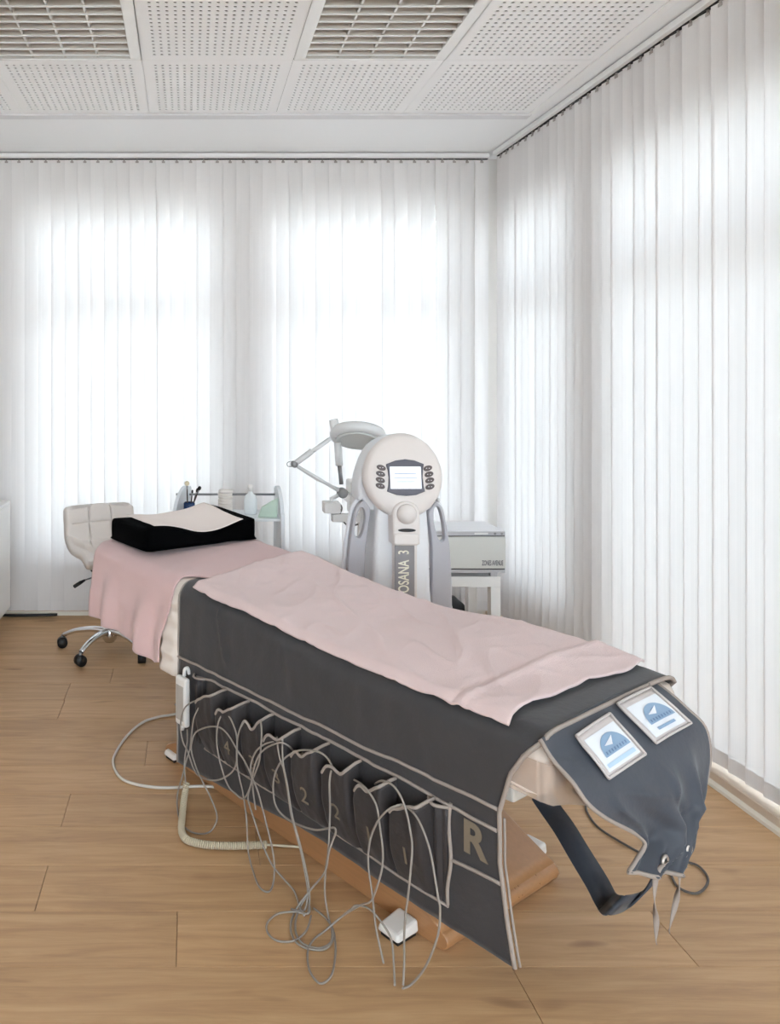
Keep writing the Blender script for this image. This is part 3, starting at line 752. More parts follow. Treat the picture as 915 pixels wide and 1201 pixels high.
card(.07, .32, .56, .885, 0, .005, [(.26, .77), (.74, .77), (.74, .83), (.26, .83), M_blue])

def eyelet(t, s, r=.013):
    P = apron(t, s); P = P+Vector((0, -.004, 0)); e = empty('eyelet', P); e.parent = cov
    m_ = Matrix.Rotation(PI/2, 4, 'X')
    MB().lathe([(r*.5, -.002), (r*.55, .003), (r*.8, .0045), (r, .002), (r, -.002)], (0, 0, 0), 24, m_).build('ring', M_alu, e)
    MB().lathe([(0, .0015), (r*.5, .0015)], (0, 0, 0), 16, m_).build('hole', M_dark, e)
    return P
EY = [eyelet(.89, .26), eyelet(.87, .65)]
TAILS = [[(0.169, -0.402, 0.386), (0.176, -0.402, 0.356), (0.165, -0.402, 0.304), (0.172, -0.402, 0.258), (0.172, -0.402, 0.214)], [(0.269, -0.402, 0.377), (0.276, -0.402, 0.339), (0.273, -0.402, 0.299), (0.253, -0.402, 0.258), (0.227, -0.402, 0.214)]]
for P, tl in zip(EY, TAILS):
    tl = [tuple(P+Vector((0, -.006, 0)))]+[(x, y, z) for x, y, z in tl[1:]]
    ribbon('lace', tl, .011, M_pipe, cov, lambda t: (math.cos(t*7), math.sin(t*7)*.8, .05), n=8, solid=.0015)

# belt strap looping below the foot end
sp = [(0.398, -0.02, 0.28), (0.381, -0.062, 0.26), (0.35, -0.111, 0.25), (0.319, -0.166, 0.225), (0.295, -0.219, 0.195), (0.277, -0.252, 0.175)] + [[(0.216, -0.3, 0.217)][0]] + [(0.282, -0.3, 0.199), (0.3, -0.32, 0.224), (0.321, -0.335, 0.256), (0.346, -0.345, 0.299)]
ribbon('strap', sp, .056, M_apron, cov, lambda t: (.75+.1*t, -.25-.2*t, .25 if t < .5 else .75), n=5, solid=.004)

# ------------------------------------------------------------------ pink towels
def blanket(u, s):
    v = .002+.593*s; a0 = -.186+.012*math.sin(s*6)+.006*math.sin(s*14)-.02*(1-s)*0; a1 = .975+.085*s
    a = a0+(a1-a0)*u; P = Vector((v, a, Zt(a, v)+.0125+.005*sstep((a-.90)/.1)))
    P.z -= .016*sstep((.03-v)/.03)+.012*sstep((v-.565)/.03)
    P.z += .0030*nz(a*5+v*3, v*11, 1)+.0022*nz(a*9-v*16, v*5, 4)
    q_ = nz(a*11+v*5+3, v*2.6-a*1.5, 5); P.z += .0060*max(0, 1-abs(q_)*3.2)**2*(.4+.6*nz(a*2, v*4, 8))
    q_ = nz(a*7-v*7, v*3+a*2, 11); P.z += .0045*max(0, 1-abs(q_)*3.5)**2
    P.z += .005*math.exp(-((a+.068+.02*(v-.3))/.010)**2)-.004*math.exp(-((a+.045+.02*(v-.3))/.014)**2)
    for c, k, wd in ((.02, .000, .012), (.33, .002, .03), (.62, .004, .02), (.86, .003, .015)):
        P.z += k*math.exp(-((a-c-(v-.3)*.22)/wd)**2)*(.6+.4*nz(v*6, c*9))
    P.z += .010*sstep((.035-(a-a0))/.035)*sstep((.12-v)/.1)*0
    return P
o = MB().grid(blanket, 170, 90).build('blanket', M_pink, None, solid=.005, off=1); o.location = BO; o.rotation_euler = (0, 0, BR)
tag(o, 'long pale pink terry towel spread over the dark grey cover', 'towel')
TB = [(1.08, .372), (1.14, .355), (1.19, .366), (1.30, .390), (1.42, .405), (1.55, .408), (1.66, .41)]
def htowel(u, s):
    a = 1.078+.575*u
    v0 = along(sec(a, .009, interp(TB, a), .42), s).x
    a -= .11*sstep((v0-.03)/.10)*(1-u)**2
    P = along(sec(a, .009, interp(TB, a), .42), s).copy()
    low = sstep((Zt(a, 0)-.03-P.z)/.22)
    if P.x < .3:
        P.x -= low*(.018+.014*math.sin(a*26+.6)+.008*math.sin(a*47))
        a += low*.055*(1-u)**3
    else: P.x += low*(.01+.01*math.sin(a*26))
    if .02 < P.x < .58: P.z += .003*nz(a*9, P.x*9, 7)+.004*math.exp(-((a-1.2-(P.x-.2)*.3)/.03)**2)
    if u > .9 and P.x < .1: pass
    P.y = a; return P
o = MB().grid(htowel, 60, 130).build('head_towel', M_pink2, None, solid=.005, off=1); o.location = BO; o.rotation_euler = (0, 0, BR)
tag(o, 'pink towel under the black pillow, its corner hanging beside the stool', 'towel')

# ------------------------------------------------------------------ black pillow with a pale cloth
pl = tag(empty('contour_pillow', (0, 0, 0)), 'black velour contour pillow lying on the pink towel at the head of the bed', 'pillow')
BM = Matrix.Translation(BO) @ Matrix.Rotation(BR, 4, 'Z')
pl.location = BM @ Vector((.305, 1.475, .712)); pl.rotation_euler = (0, 0, BR-.07)
PLX, PLY = .255, .158
def ptop(x, y):
    e = abs(x)/PLX
    yy = (y+PLY)/(2*PLY)                                                         # 0 front, 1 back
    fr_ = .088-.046*math.exp(-((x-.02)/.13)**2)
    bk_ = .084-.012*math.exp(-((x+.05)/.10)**2)+.024*math.exp(-((x-.19)/.07)**2)
    h = fr_+(bk_-fr_)*sstep(yy)
    return h
def pillow_fn(u, w):
    """closed lofted slab: u along x, w around the section"""
    x = -PLX+2*PLX*u
    r = .016; e = min(u, 1-u)*2*PLX; sh = 1-(max(0, r-e)/r)**2*.10
    pts = []
    f = -PLY+.012*math.exp(-((x-.12)/.05)**2)
    hf, hb = ptop(x, -PLY), ptop(x, PLY)
    pts = [(f+.01, 0), (f, .012), (f, hf-.014), (f+.010, hf-.002), (-PLY*.5, ptop(x, -PLY*.5)), (0, ptop(x, 0)), (PLY*.5, ptop(x, PLY*.5)), (PLY-.012, hb-.002), (PLY, hb-.016), (PLY, .012), (PLY-.01, 0)]
    sm_ = smooth_path([(0, y*sh, z) for y, z in pts], 4, True); k = w*len(sm_); i = int(k) % len(sm_)
    P = sm_[i]; z = P.z
    if z > 0.004: z = .003+(z-.003)*sh
    return (x, P.y, z)
nu_, nw_ = 44, 44; pm2 = MB()
us = [0, .004, .012, .03]+[.03+.94*k/38 for k in range(1, 38)]+[.97, .988, .996, 1]
ring = [[pillow_fn(u, k/nw_) for k in range(nw_)] for u in us]; vs = [p for r in ring for p in r]
pm2.add(vs, [(i*nw_+k, i*nw_+(k+1) % nw_, (i+1)*nw_+(k+1) % nw_, (i+1)*nw_+k) for i in range(len(us)-1) for k in range(nw_)], True)
pm2.f += [tuple(range(nw_)), tuple((len(us)-1)*nw_+k for k in range(nw_))]; pm2.sm += [False, False]
pm2.build('pillow_body', M_black, pl)
def cloth(u, w):
    x = -.215+.40*u+.03*w*(1-u); y = -.150+.012*math.sin(u*5)+(.30)*w+.02*u*0
    return (x, y, ptop(x, max(-PLY, min(PLY, y)))+.006+.002*nz(x*14, y*14, 2))
o = MB().grid(cloth, 40, 30).build('pillow_cloth', M_paper, None, solid=.002, off=1); o.location = pl.location; o.rotation_euler = pl.rotation_euler
tag(o, 'pale cloth laid over the top of the black contour pillow', 'cloth')

# ------------------------------------------------------------------ hand control and cables
hc = tag(empty('hand_control', BO, BR), 'white hand control hanging on the head end of the dark grey cover', 'remote control')
MB().box(-.050, -.028, .945, 1.006, .212, .372).build('housing', M_plastic, hc, bevel=.008, seg=3)
MB().box(-.0525, -.0502, .955, .996, .232, .345).build('key_pad', mat('light_grey_keypad', (186, 180, 174), .5), hc, bevel=.0008)
MB().tube(smooth_path([(-.032, .977, .372), (-.03, .977, .392), (-.018, .977, .395), (-.012, .977, .375)], 5), .006, 8).build('hanging_hook', M_plastic, hc)
MB().tube([(-.039, .977, .2145), (-.039, .977, .195)], [.009, .006], 10).build('cable_collar', M_plastic, hc)
def cable(label, pts, r=.0025, m=None, group='grey treatment cables', closed=False):
    p = smooth_path(pts, 5, closed)
    o = MB().tube(p, r, 7, closed=closed).build('cable', m or M_cable, None); o.location = BO; o.rotation_euler = (0, 0, BR)
    return tag(o, label, 'cable', group)
cable('thin grey cable from the hand control down to the spiral cord', [(-0.042, 0.945, 0.208), (-0.06, 0.917, 0.187), (-0.09, 0.888, 0.156), (-0.1, 0.876, 0.123), (-0.1, 0.869, 0.083)])
cable('grey cable forming a small loop at the first pocket beside the hand control', [(-0.03, 0.837, 0.309), (-0.06, 0.821, 0.343), (-0.06, 0.867, 0.333), (-0.075, 0.891, 0.317), (-0.08, 0.915, 0.286), (-0.08, 0.929, 0.234), (-0.085, 0.907, 0.194), (-0.085, 0.881, 0.174), (-0.085, 0.846, 0.131), (-0.085, 0.811, 0.122), (-0.085, 0.749, 0.136), (-0.08, 0.704, 0.159), (-0.075, 0.665, 0.193), (-0.075, 0.645, 0.225), (-0.075, 0.641, 0.249), (-0.075, 0.641, 0.301), (-0.075, 0.653, 0.329), (-0.07, 0.684, 0.349), (-0.055, 0.73, 0.338), (-0.03, 0.766, 0.296)])
cable('long grey cable from the first pocket sagging into a floor loop over the spiral cord', [(-0.03, 0.855, 0.297), (-0.06, 0.841, 0.328), (-0.075, 0.858, 0.288), (-0.075, 0.872, 0.233), (-0.08, 0.874, 0.184), (-0.09, 0.878, 0.152), (-0.1, 0.888, 0.097), (-0.1, 0.914, 0.032), (-0.119, 0.889, 0.005), (-0.159, 0.811, 0.005), (-0.162, 0.747, 0.005), (-0.127, 0.717, 0.005), (-0.1, 0.714, 0.023), (-0.1, 0.707, 0.059), (-0.1, 0.742, 0.098), (-0.1, 0.777, 0.124), (-0.088, 0.83, 0.144), (-0.085, 0.86, 0.185), (-0.083, 0.855, 0.224), (-0.075, 0.845, 0.247), (-0.075, 0.798, 0.276), (-0.075, 0.749, 0.297), (-0.075, 0.711, 0.303), (-0.075, 0.677, 0.293), (-0.075, 0.641, 0.268), (-0.075, 0.605, 0.248), (-0.075, 0.574, 0.215), (-0.08, 0.56, 0.177), (-0.09, 0.537, 0.143)])
cable('grey cable rising in an arc from the pocket beside the fourth pocket from the left', [(-0.03, 0.74, 0.316), (-0.06, 0.723, 0.342), (-0.078, 0.726, 0.322), (-0.08, 0.734, 0.268), (-0.08, 0.723, 0.218), (-0.08, 0.697, 0.17), (-0.08, 0.671, 0.145), (-0.08, 0.642, 0.14), (-0.085, 0.6, 0.145), (-0.088, 0.566, 0.19), (-0.085, 0.551, 0.253), (-0.08, 0.534, 0.295), (-0.08, 0.508, 0.323), (-0.08, 0.479, 0.344), (-0.08, 0.441, 0.365), (-0.06, 0.429, 0.353), (-0.03, 0.441, 0.322)])
cable('grey cable hanging straight from the third pocket to a narrow floor loop', [(-0.03, 0.649, 0.32), (-0.062, 0.626, 0.351), (-0.075, 0.629, 0.329), (-0.075, 0.641, 0.286), (-0.075, 0.641, 0.229), (-0.075, 0.629, 0.189), (-0.08, 0.607, 0.158), (-0.1, 0.566, 0.108), (-0.1, 0.561, 0.039), (-0.1, 0.555, 0.01), (-0.133, 0.496, 0.005), (-0.16, 0.438, 0.005), (-0.155, 0.409, 0.005), (-0.126, 0.423, 0.005), (-0.1, 0.446, 0.032), (-0.1, 0.456, 0.08), (-0.1, 0.481, 0.136), (-0.09, 0.526, 0.195), (-0.085, 0.558, 0.223), (-0.085, 0.566, 0.252), (-0.08, 0.551, 0.296), (-0.078, 0.514, 0.332), (-0.07, 0.48, 0.351), (-0.055, 0.469, 0.35), (-0.03, 0.469, 0.33)])
cable('short grey cable curving down in front of the third pocket from the left', [(-0.03, 0.594, 0.334), (-0.062, 0.55, 0.379), (-0.08, 0.523, 0.362), (-0.08, 0.527, 0.316), (-0.08, 0.534, 0.277), (-0.08, 0.557, 0.227), (-0.08, 0.576, 0.183), (-0.085, 0.577, 0.152), (-0.1, 0.536, 0.127), (-0.1, 0.503, 0.078), (-0.1, 0.46, 0.036), (-0.1, 0.411, 0.02), (-0.1, 0.368, 0.009), (-0.124, 0.322, 0.005), (-0.14, 0.287, 0.005)])
cable('first of two parallel grey cables dropping from the fourth pocket', [(-0.04, 0.5, 0.33), (-0.068, 0.473, 0.364), (-0.085, 0.444, 0.331), (-0.085, 0.425, 0.297), (-0.085, 0.409, 0.246), (-0.09, 0.392, 0.2), (-0.1, 0.36, 0.162), (-0.1, 0.342, 0.124), (-0.1, 0.326, 0.075), (-0.1, 0.317, 0.034), (-0.121, 0.304, 0.005), (-0.138, 0.308, 0.005), (-0.151, 0.325, 0.005)])
cable('second of two parallel grey cables dropping from the fourth pocket', [(-0.04, 0.475, 0.339), (-0.068, 0.449, 0.373), (-0.088, 0.425, 0.322), (-0.088, 0.408, 0.269), (-0.094, 0.384, 0.205), (-0.1, 0.35, 0.152), (-0.1, 0.329, 0.104), (-0.1, 0.313, 0.055), (-0.1, 0.31, 0.016), (-0.129, 0.286, 0.005)])
cable('grey cable arching over the pocket marked 2 and looping on the floor', [(-0.03, 0.286, 0.324), (-0.062, 0.278, 0.376), (-0.08, 0.289, 0.396), (-0.08, 0.328, 0.388), (-0.08, 0.372, 0.37), (-0.08, 0.413, 0.341), (-0.085, 0.444, 0.306), (-0.088, 0.462, 0.262), (-0.08, 0.473, 0.21), (-0.08, 0.46, 0.181), (-0.08, 0.428, 0.17), (-0.08, 0.377, 0.173), (-0.08, 0.312, 0.189), (-0.08, 0.266, 0.214), (-0.085, 0.238, 0.23), (-0.085, 0.232, 0.222), (-0.09, 0.239, 0.197), (-0.1, 0.241, 0.172), (-0.1, 0.255, 0.117), (-0.1, 0.304, 0.048), (-0.136, 0.319, 0.005), (-0.191, 0.281, 0.005), (-0.219, 0.238, 0.005), (-0.214, 0.201, 0.005), (-0.184, 0.175, 0.005), (-0.15, 0.181, 0.005), (-0.118, 0.208, 0.005), (-0.102, 0.25, 0.005), (-0.101, 0.294, 0.005)])
cable('grey cable hanging from the second pocket marked 2 to the coil on the floor', [(-0.03, 0.292, 0.322), (-0.06, 0.272, 0.352), (-0.078, 0.261, 0.328), (-0.078, 0.259, 0.269), (-0.085, 0.254, 0.225), (-0.095, 0.248, 0.171), (-0.1, 0.252, 0.124), (-0.1, 0.255, 0.062), (-0.1, 0.243, 0.014), (-0.126, 0.204, 0.005), (-0.156, 0.181, 0.005), (-0.19, 0.184, 0.005), (-0.21, 0.215, 0.005), (-0.199, 0.253, 0.005), (-0.166, 0.289, 0.005), (-0.121, 0.32, 0.005), (-0.1, 0.313, 0.031)])
cable('grey cable lying in a flat ring on the floor left of the coil', [(-0.1, 0.313, 0.012), (-0.125, 0.287, 0.005), (-0.151, 0.312, 0.005), (-0.191, 0.33, 0.005), (-0.232, 0.32, 0.005), (-0.255, 0.293, 0.005), (-0.254, 0.258, 0.005), (-0.221, 0.236, 0.005), (-0.172, 0.245, 0.005), (-0.126, 0.277, 0.005)])
cable('grey cable from the second pocket marked 1 running to the front floor loop', [(-0.03, 0.227, 0.34), (-0.066, 0.168, 0.365), (-0.08, 0.128, 0.365), (-0.08, 0.104, 0.341), (-0.08, 0.093, 0.292), (-0.085, 0.081, 0.251), (-0.09, 0.079, 0.212), (-0.1, 0.083, 0.176), (-0.1, 0.104, 0.126), (-0.1, 0.139, 0.096), (-0.1, 0.194, 0.041), (-0.133, 0.219, 0.005), (-0.18, 0.212, 0.005), (-0.219, 0.191, 0.005), (-0.254, 0.15, 0.005), (-0.266, 0.114, 0.005), (-0.258, 0.1, 0.005), (-0.222, 0.109, 0.005), (-0.165, 0.154, 0.005), (-0.123, 0.2, 0.005)])
cable('grey cable in a tall arch from the pocket marked 1 nearest the foot', [(-0.03, 0.055, 0.34), (-0.06, 0.045, 0.365), (-0.08, 0.063, 0.355), (-0.08, 0.095, 0.317), (-0.08, 0.12, 0.266), (-0.085, 0.126, 0.219), (-0.09, 0.118, 0.178), (-0.1, 0.1, 0.146), (-0.1, 0.09, 0.078), (-0.1, 0.078, 0.039), (-0.102, 0.064, 0.005)])
cable('grey cable falling beside the white foot from the pocket marked 1', [(-0.03, 0.154, 0.358), (-0.06, 0.108, 0.394), (-0.075, 0.063, 0.409), (-0.075, 0.037, 0.393), (-0.075, 0.02, 0.362), (-0.075, 0.01, 0.327), (-0.085, -0.004, 0.299), (-0.1, -0.01, 0.241), (-0.1, -0.003, 0.184), (-0.1, 0.002, 0.154), (-0.1, 0.006, 0.098), (-0.1, 0.006, 0.043), (-0.118, -0.006, 0.005)])
cable('outermost grey cable bowing towards the foot end before reaching the floor', [(-0.03, 0.095, 0.321), (-0.06, 0.058, 0.359), (-0.065, 0.024, 0.368), (-0.075, -0.009, 0.365), (-0.08, -0.034, 0.342), (-0.08, -0.05, 0.307), (-0.09, -0.069, 0.268), (-0.1, -0.086, 0.232), (-0.1, -0.09, 0.216), (-0.1, -0.087, 0.167), (-0.1, -0.07, 0.111), (-0.1, -0.045, 0.054), (-0.102, -0.014, 0.005), (-0.125, -0.01, 0.005)])
cable('grey cable draped in a low bow beside the white foot', [(-0.1, 0.194, 0.041), (-0.1, 0.166, 0.073), (-0.1, 0.147, 0.092), (-0.1, 0.108, 0.105), (-0.1, 0.071, 0.094), (-0.1, 0.043, 0.071), (-0.1, 0.036, 0.025), (-0.133, 0.005, 0.005)])
cable('pale cable sweeping in a wide bow over the floor at the head end', [(0.286, 1.466, 0.006), (0.251, 1.47, 0.006), (0.189, 1.484, 0.006), (0.11, 1.476, 0.006), (0.001, 1.409, 0.006), (-0.102, 1.314, 0.006), (-0.15, 1.246, 0.006), (-0.177, 1.149, 0.006), (-0.157, 1.082, 0.006), (-0.112, 1.025, 0.006), (-0.058, 0.987, 0.006), (0.02, 0.943, 0.006), (0.077, 0.884, 0.006), (0.12, 0.79, 0.006)], .0048, M_offwhite, None)
cable('dark thin cord lying on the floor below the apron', [(1.015, 0.236, 0.005), (0.967, 0.173, 0.005), (0.904, 0.126, 0.005), (0.853, 0.06, 0.005), (0.829, -0.049, 0.005), (0.826, -0.119, 0.005), (0.804, -0.151, 0.005), (0.752, -0.194, 0.005), (0.759, -0.233, 0.005), (0.813, -0.237, 0.005), (0.865, -0.22, 0.005), (0.897, -0.183, 0.005), (0.883, -0.15, 0.005)], .0032, M_cable2, None)
cp = smooth_path([(-0.069, 0.909, 0.06), (-0.086, 0.896, 0.03), (-0.128, 0.845, 0.014), (-0.181, 0.774, 0.014), (-0.202, 0.734, 0.014), (-0.202, 0.703, 0.014), (-0.175, 0.661, 0.014), (-0.126, 0.62, 0.014), (-0.078, 0.589, 0.014), (-0.029, 0.56, 0.014)], 40)
cable('straight tail of the spiral cord running under the bed', [(-0.027, 0.571, 0.008), (0.008, 0.54, 0.008), (0.041, 0.511, 0.008), (0.086, 0.475, 0.008)], .0035, M_cord, None)
sc_ = tag(empty('spiral_cord', BO, BR), 'thick beige spiral cord curled on the floor beside the bed', 'cord')
hx = []; R_ = .0085
acc = 0
for i, P in enumerate(cp):
    if i: acc += (P-cp[i-1]).length
    t_ = (cp[min(i+1, len(cp)-1)]-cp[max(i-1, 0)]).normalized(); u_ = Vector((0, 0, 1))-t_*t_.z; u_.normalize(); w_ = t_.cross(u_)
    ph = acc/.0062*2*PI
    hx.append((P, t_, u_, w_, ph))
fine = []
for (A, B_) in zip(hx, hx[1:]):
    m = max(2, int((B_[4]-A[4])/.7))
    for k in range(m):
        f = k/m; ph = A[4]+(B_[4]-A[4])*f; P = A[0].lerp(B_[0], f); fine.append(P+(A[2]*math.sin(ph)+A[3]*math.cos(ph))*R_)
MB().tube(fine, .0031, 5).build('coils', M_cord, sc_)


# ================================================================== things behind the bed
# ------------------------------------------------------------------ pressure-therapy machine
M_shell = mat('warm_white_shell', (232, 224, 220), .38)
M_shell2 = mat('cool_white_shell', (234, 234, 237), .38)
M_band = mat('grey_side_band', (186, 184, 190), .5)
M_bezel = mat('dark_grey_bezel', (92, 90, 100), .4)
M_button = mat('grey_button', (98, 88, 88), .45)
M_strip = mat('grey_label_strip', (150, 146, 148), .45)
M_letter = mat('cream_letters', (255, 249, 232), .5)
ms, n_, l_, p_ = new_mat('lit_screen'); p_.inputs['Base Color'].default_value = (.02, .02, .02, 1); p_.inputs['Emission Color'].default_value = (.80, .86, .96, 1); p_.inputs['Emission Strength'].default_value = .62
MY = 3.15; MX = (471-221)*MY/912
px = lambda x: (x-471)*MY/912                                                 # photograph widths turned into metres at the machine
pz = lambda y: 1.33-(y-454)*MY/912
mc = tag(empty('therapy_machine', (MX, MY, 0)), 'white and grey floor-standing therapy machine with oval control head and screen', 'machine')
# body column: tapered shell
ks = [(0.0, .205, .02, .30), (.06, .215, .01, .32), (.35, .212, .0, .30), (.52, .205, .0, .27), (.70, .192, .005, .23), (.85, .172, .02, .19), (.97, .14, .04, .15), (1.02, .10, .06, .10)]
b = MB(); rings = []
for z, w, y0, dp in ks:
    ring_ = []
    for k in range(40):
        a = 2*PI*k/40; c, s_ = math.cos(a), math.sin(a)
        ring_.append((w*.86*(abs(c)**.7)*(1 if c > 0 else -1), y0+dp/2+dp/2*(abs(s_)**.7)*(1 if s_ > 0 else -1), z))
    rings.append(ring_)
vs = [p for r in rings for p in r]
b.add(vs, [(i*40+k, i*40+(k+1) % 40, (i+1)*40+(k+1) % 40, (i+1)*40+k) for i in range(len(rings)-1) for k in range(40)], True)
b.f += [tuple(reversed(range(40))), tuple((len(rings)-1)*40+k for k in range(40))]; b.sm += [False]*2
# the shell is narrowed beside the handle openings, so the blind shows through them
body_ol = [(.118, .02), (.122, .45), (.116, pz(690)), (.112, pz(640)), (.106, pz(612)), (.10, pz(590)), (-.10, pz(590)), (-.106, pz(612)), (-.113, pz(640)), (-.120, pz(690)), (-.124, .45), (-.122, .02)]
curve_mesh('body', [body_ol], .26, .022, M_shell2, mc, (0, .14, 0), (PI/2, 0, 0), res=4)
MB().box(-.20, .20, -.02, .32, .035, .075).build('chassis', M_shell, mc, bevel=.02, seg=4)
for sx in (-1, 1):
    for y in (.03, .28): MB().lathe([(0, -.012), (.03, -.012), (.034, 0), (.03, .012), (0, .012)], (sx*.16, y, .0345), 18, Matrix.Rotation(PI/2, 4, 'Y')).build('caster', M_dark, mc)
for sx in (-1, 1):
    mir = lambda pts: [(sx*(x), z) for x, z in pts]
    if sx < 0:
        outer = [(px(410), .09), (px(409.5), pz(690)), (px(411.5), pz(650)), (px(415), pz(622)), (px(419), pz(602)), (px(423), pz(594)), (px(428), pz(589)), (px(433), pz(592)), (px(437), pz(603)), (px(432), pz(640)), (px(430), pz(680)), (px(430), .09)]
        hole = [(px(422), pz(604)), (px(426.5), pz(597)), (px(430), pz(601)), (px(431), pz(611)), (px(428), pz(626)), (px(424), pz(632.5)), (px(419.5), pz(631)), (px(418.5), pz(623))]
    else:
        outer = [(px(533), .09), (px(533.5), pz(690)), (px(531.5), pz(650)), (px(528), pz(622)), (px(524), pz(602)), (px(520), pz(594)), (px(514), pz(591)), (px(509), pz(597)), (px(506), pz(606)), (px(510), pz(640)), (px(510.5), pz(680)), (px(509.5), .09)]
        hole = [(px(513), pz(598)), (px(518), pz(597)), (px(521.5), pz(606)), (px(524.5), pz(622)), (px(525), pz(634)), (px(521.5), pz(637.5)), (px(517), pz(632)), (px(512.5), pz(614))]
    ho = [(p.x, p.y) for p in smooth_path([(x, z, 0) for x, z in hole], 4, True)]
    ou = [(p.x, p.y) for p in smooth_path([(x, z, 0) for x, z in outer], 3, True)]
    o = curve_mesh('side_handle', [ou, ho], .030, .005, M_band, mc, (0, .055, 0), (PI/2, 0, 0), res=3)
    # white edge shell outside and behind the band
    e = [(x+sx*.010, z) for x, z in outer[:7]]
    MB().tube(smooth_path([(x+sx*.004, .085, z) for x, z in outer[:8]], 4), .010, 10, flat=1).build('edge_shell', M_shell2, mc)
# shoulder behind the head that carries the two sides
curve_mesh('shoulder', [[(p.x, p.y) for p in smooth_path([(px(423), pz(588), 0), (px(424), pz(560), 0), (px(440), pz(525), 0), (px(471), pz(512), 0), (px(500), pz(524), 0), (px(518), pz(558), 0), (px(521), pz(590), 0), (px(514), pz(589), 0), (px(506), pz(600), 0), (px(471), pz(603), 0), (px(437), pz(600), 0), (px(428), pz(587), 0)], 4, True)]], .11, .014, M_shell2, mc, (0, .105, 0), (PI/2, 0, 0), res=3)
# oval head: domed dish leaning back
hd = empty('control_head', (0, -.01, pz(557)), 0); hd.parent = mc; hd.rotation_euler = (math.radians(-9), 0, 0)
HW, HH = px(518)-px(471.5), (pz(508)-pz(606))/2/math.cos(math.radians(9))
def head_ring(sc, y):
    out = []
    for k in range(56):
        a = 2*PI*k/56; x, z = math.cos(a), math.sin(a)
        wz = 1+(.04*z if z < 0 else 0)
        out.append((HW*sc*x*(1-.05*max(0, z)), y, HH*sc*z))
    return out
b = MB(); rg = [head_ring(s_, y) for s_, y in ((.0, -.046), (.25, -.045), (.5, -.042), (.75, -.036), (.88, -.030), (.95, -.022), (.985, -.012), (1, 0), (.985, .022), (.93, .045), (.8, .058))]
vs = [p for r in rg for p in r]
b.add(vs, [(i*56+k, i*56+(k+1) % 56, (i+1)*56+(k+1) % 56, (i+1)*56+k) for i in range(len(rg)-1) for k in range(56)], True)
b.f += [tuple((len(rg)-1)*56+k for k in range(56))]; b.sm += [False]
b.build('head_shell', M_shell, hd)
hx_ = lambda x: px(x); hz_ = lambda y: (557-y)*MY/912/math.cos(math.radians(9))
bez = [(hx_(449.5), hz_(547)), (hx_(449.5), hz_(545)), (hx_(460), hz_(541)), (hx_(471), hz_(539.5)), (hx_(482), hz_(541)), (hx_(492.5), hz_(545)), (hx_(491.2), hz_(552)), (hx_(490.6), hz_(560)), (hx_(491.2), hz_(569)), (hx_(492.5), hz_(576)), (hx_(482), hz_(580)), (hx_(471), hz_(581)), (hx_(460), hz_(580)), (hx_(449.5), hz_(576)), (hx_(451), hz_(569)), (hx_(451.7), hz_(560)), (hx_(451), hz_(552))]
curve_mesh('screen_bezel', [bez], .016, .002, M_bezel, hd, (0, -.042, 0), (PI/2, 0, 0))
MB().box(hx_(453), hx_(488.5), -.0535, -.051, hz_(573), hz_(548)).build('screen', ms, hd)
ml_ = mat('screen_text_line', (150, 170, 200), .5)
for y, x0, x1 in ((556, 458, 483), (560.5, 457, 484), (565, 460, 481)): MB().box(hx_(x0), hx_(x1), -.0540, -.0536, hz_(y+.4), hz_(y-.4)).build('screen_line', ml_, hd)
for x, y, t_ in ((444, 549, -.35), (443, 556, -.35), (442.4, 563, -.35), (442.2, 569.7, -.35), (497.6, 549.7, .3), (498.6, 556.6, .3), (499.2, 563.4, .3), (499.2, 570.6, .3)):
    o = curve_mesh('button', [ellipse(0, 0, .0185, .0108, 24, t_)], .012, .003, M_button, hd, (hx_(x), -.036, hz_(y)), (PI/2, 0, 0))
    for dx in (-.006, .005): MB().box(dx-.0022, dx+.0022, -.0012, .0012, .0092, .0098).build('button_mark', M_shell2, o)
# knob plinth, slot and label strip
MBk = [(p.x, p.y) for p in smooth_path([(px(455), pz(634), 0), (px(454.5), pz(605), 0), (px(456.5), pz(593), 0), (px(463), pz(586.5), 0), (px(471), pz(585), 0), (px(479), pz(587), 0), (px(484.5), pz(593), 0), (px(486), pz(605), 0), (px(486), pz(634), 0)], 4)]
curve_mesh('knob_plinth', [MBk], .075, .010, M_shell, mc, (0, -.035, 0), (PI/2, 0, 0), res=3)
MB().lathe([(.040, 0), (.038, .008), (.034, .018), (.024, .027), (.010, .031), (0, .0315)], (px(470.5), -.0835, pz(599)), 32, Matrix.Rotation(PI/2, 4, 'X')).build('dial_knob', M_shell, mc)
curve_mesh('card_slot', [ellipse(0, 0, .035, .0065, 30)], .004, .0008, M_dark, mc, (px(470.5), -.0845, pz(617.5)), (PI/2, 0, 0))
curve_mesh('front_spine', [rrect(px(459), px(486), .10, pz(634), .02)], .05, .008, M_shell, mc, (0, -.012, 0), (PI/2, 0, 0))
curve_mesh('step_block', [rrect(px(455), px(484.5), pz(635), pz(621), .012)], .06, .008, M_shell, mc, (0, -.052, 0), (PI/2, 0, 0))
curve_mesh('label_strip', [rrect(px(459.5), px(482), .16, pz(636), .008)], .006, .001, M_strip, mc, (0, -.0465, 0), (PI/2, 0, 0))
bs = Matrix(((0, -1, 0), (0, 0, -1), (1, 0, 0)))                                # reads upwards, faces the camera
o = text('machine_lettering', 'POSANA  3', .058, M_letter, mc, (px(470), -.0515, (pz(642.5)+pz(696.5))/2), basis=bs, depth=.0008, bold=.0008)
bb = [v.co for v in o.data.vertices]; wx0 = max(v.x for v in bb)-min(v.x for v in bb); wy0 = max(v.y for v in bb)-min(v.y for v in bb)
fx_, fy_ = (pz(642.5)-pz(696.5))/wx0, (px(476)-px(463.5))/wy0
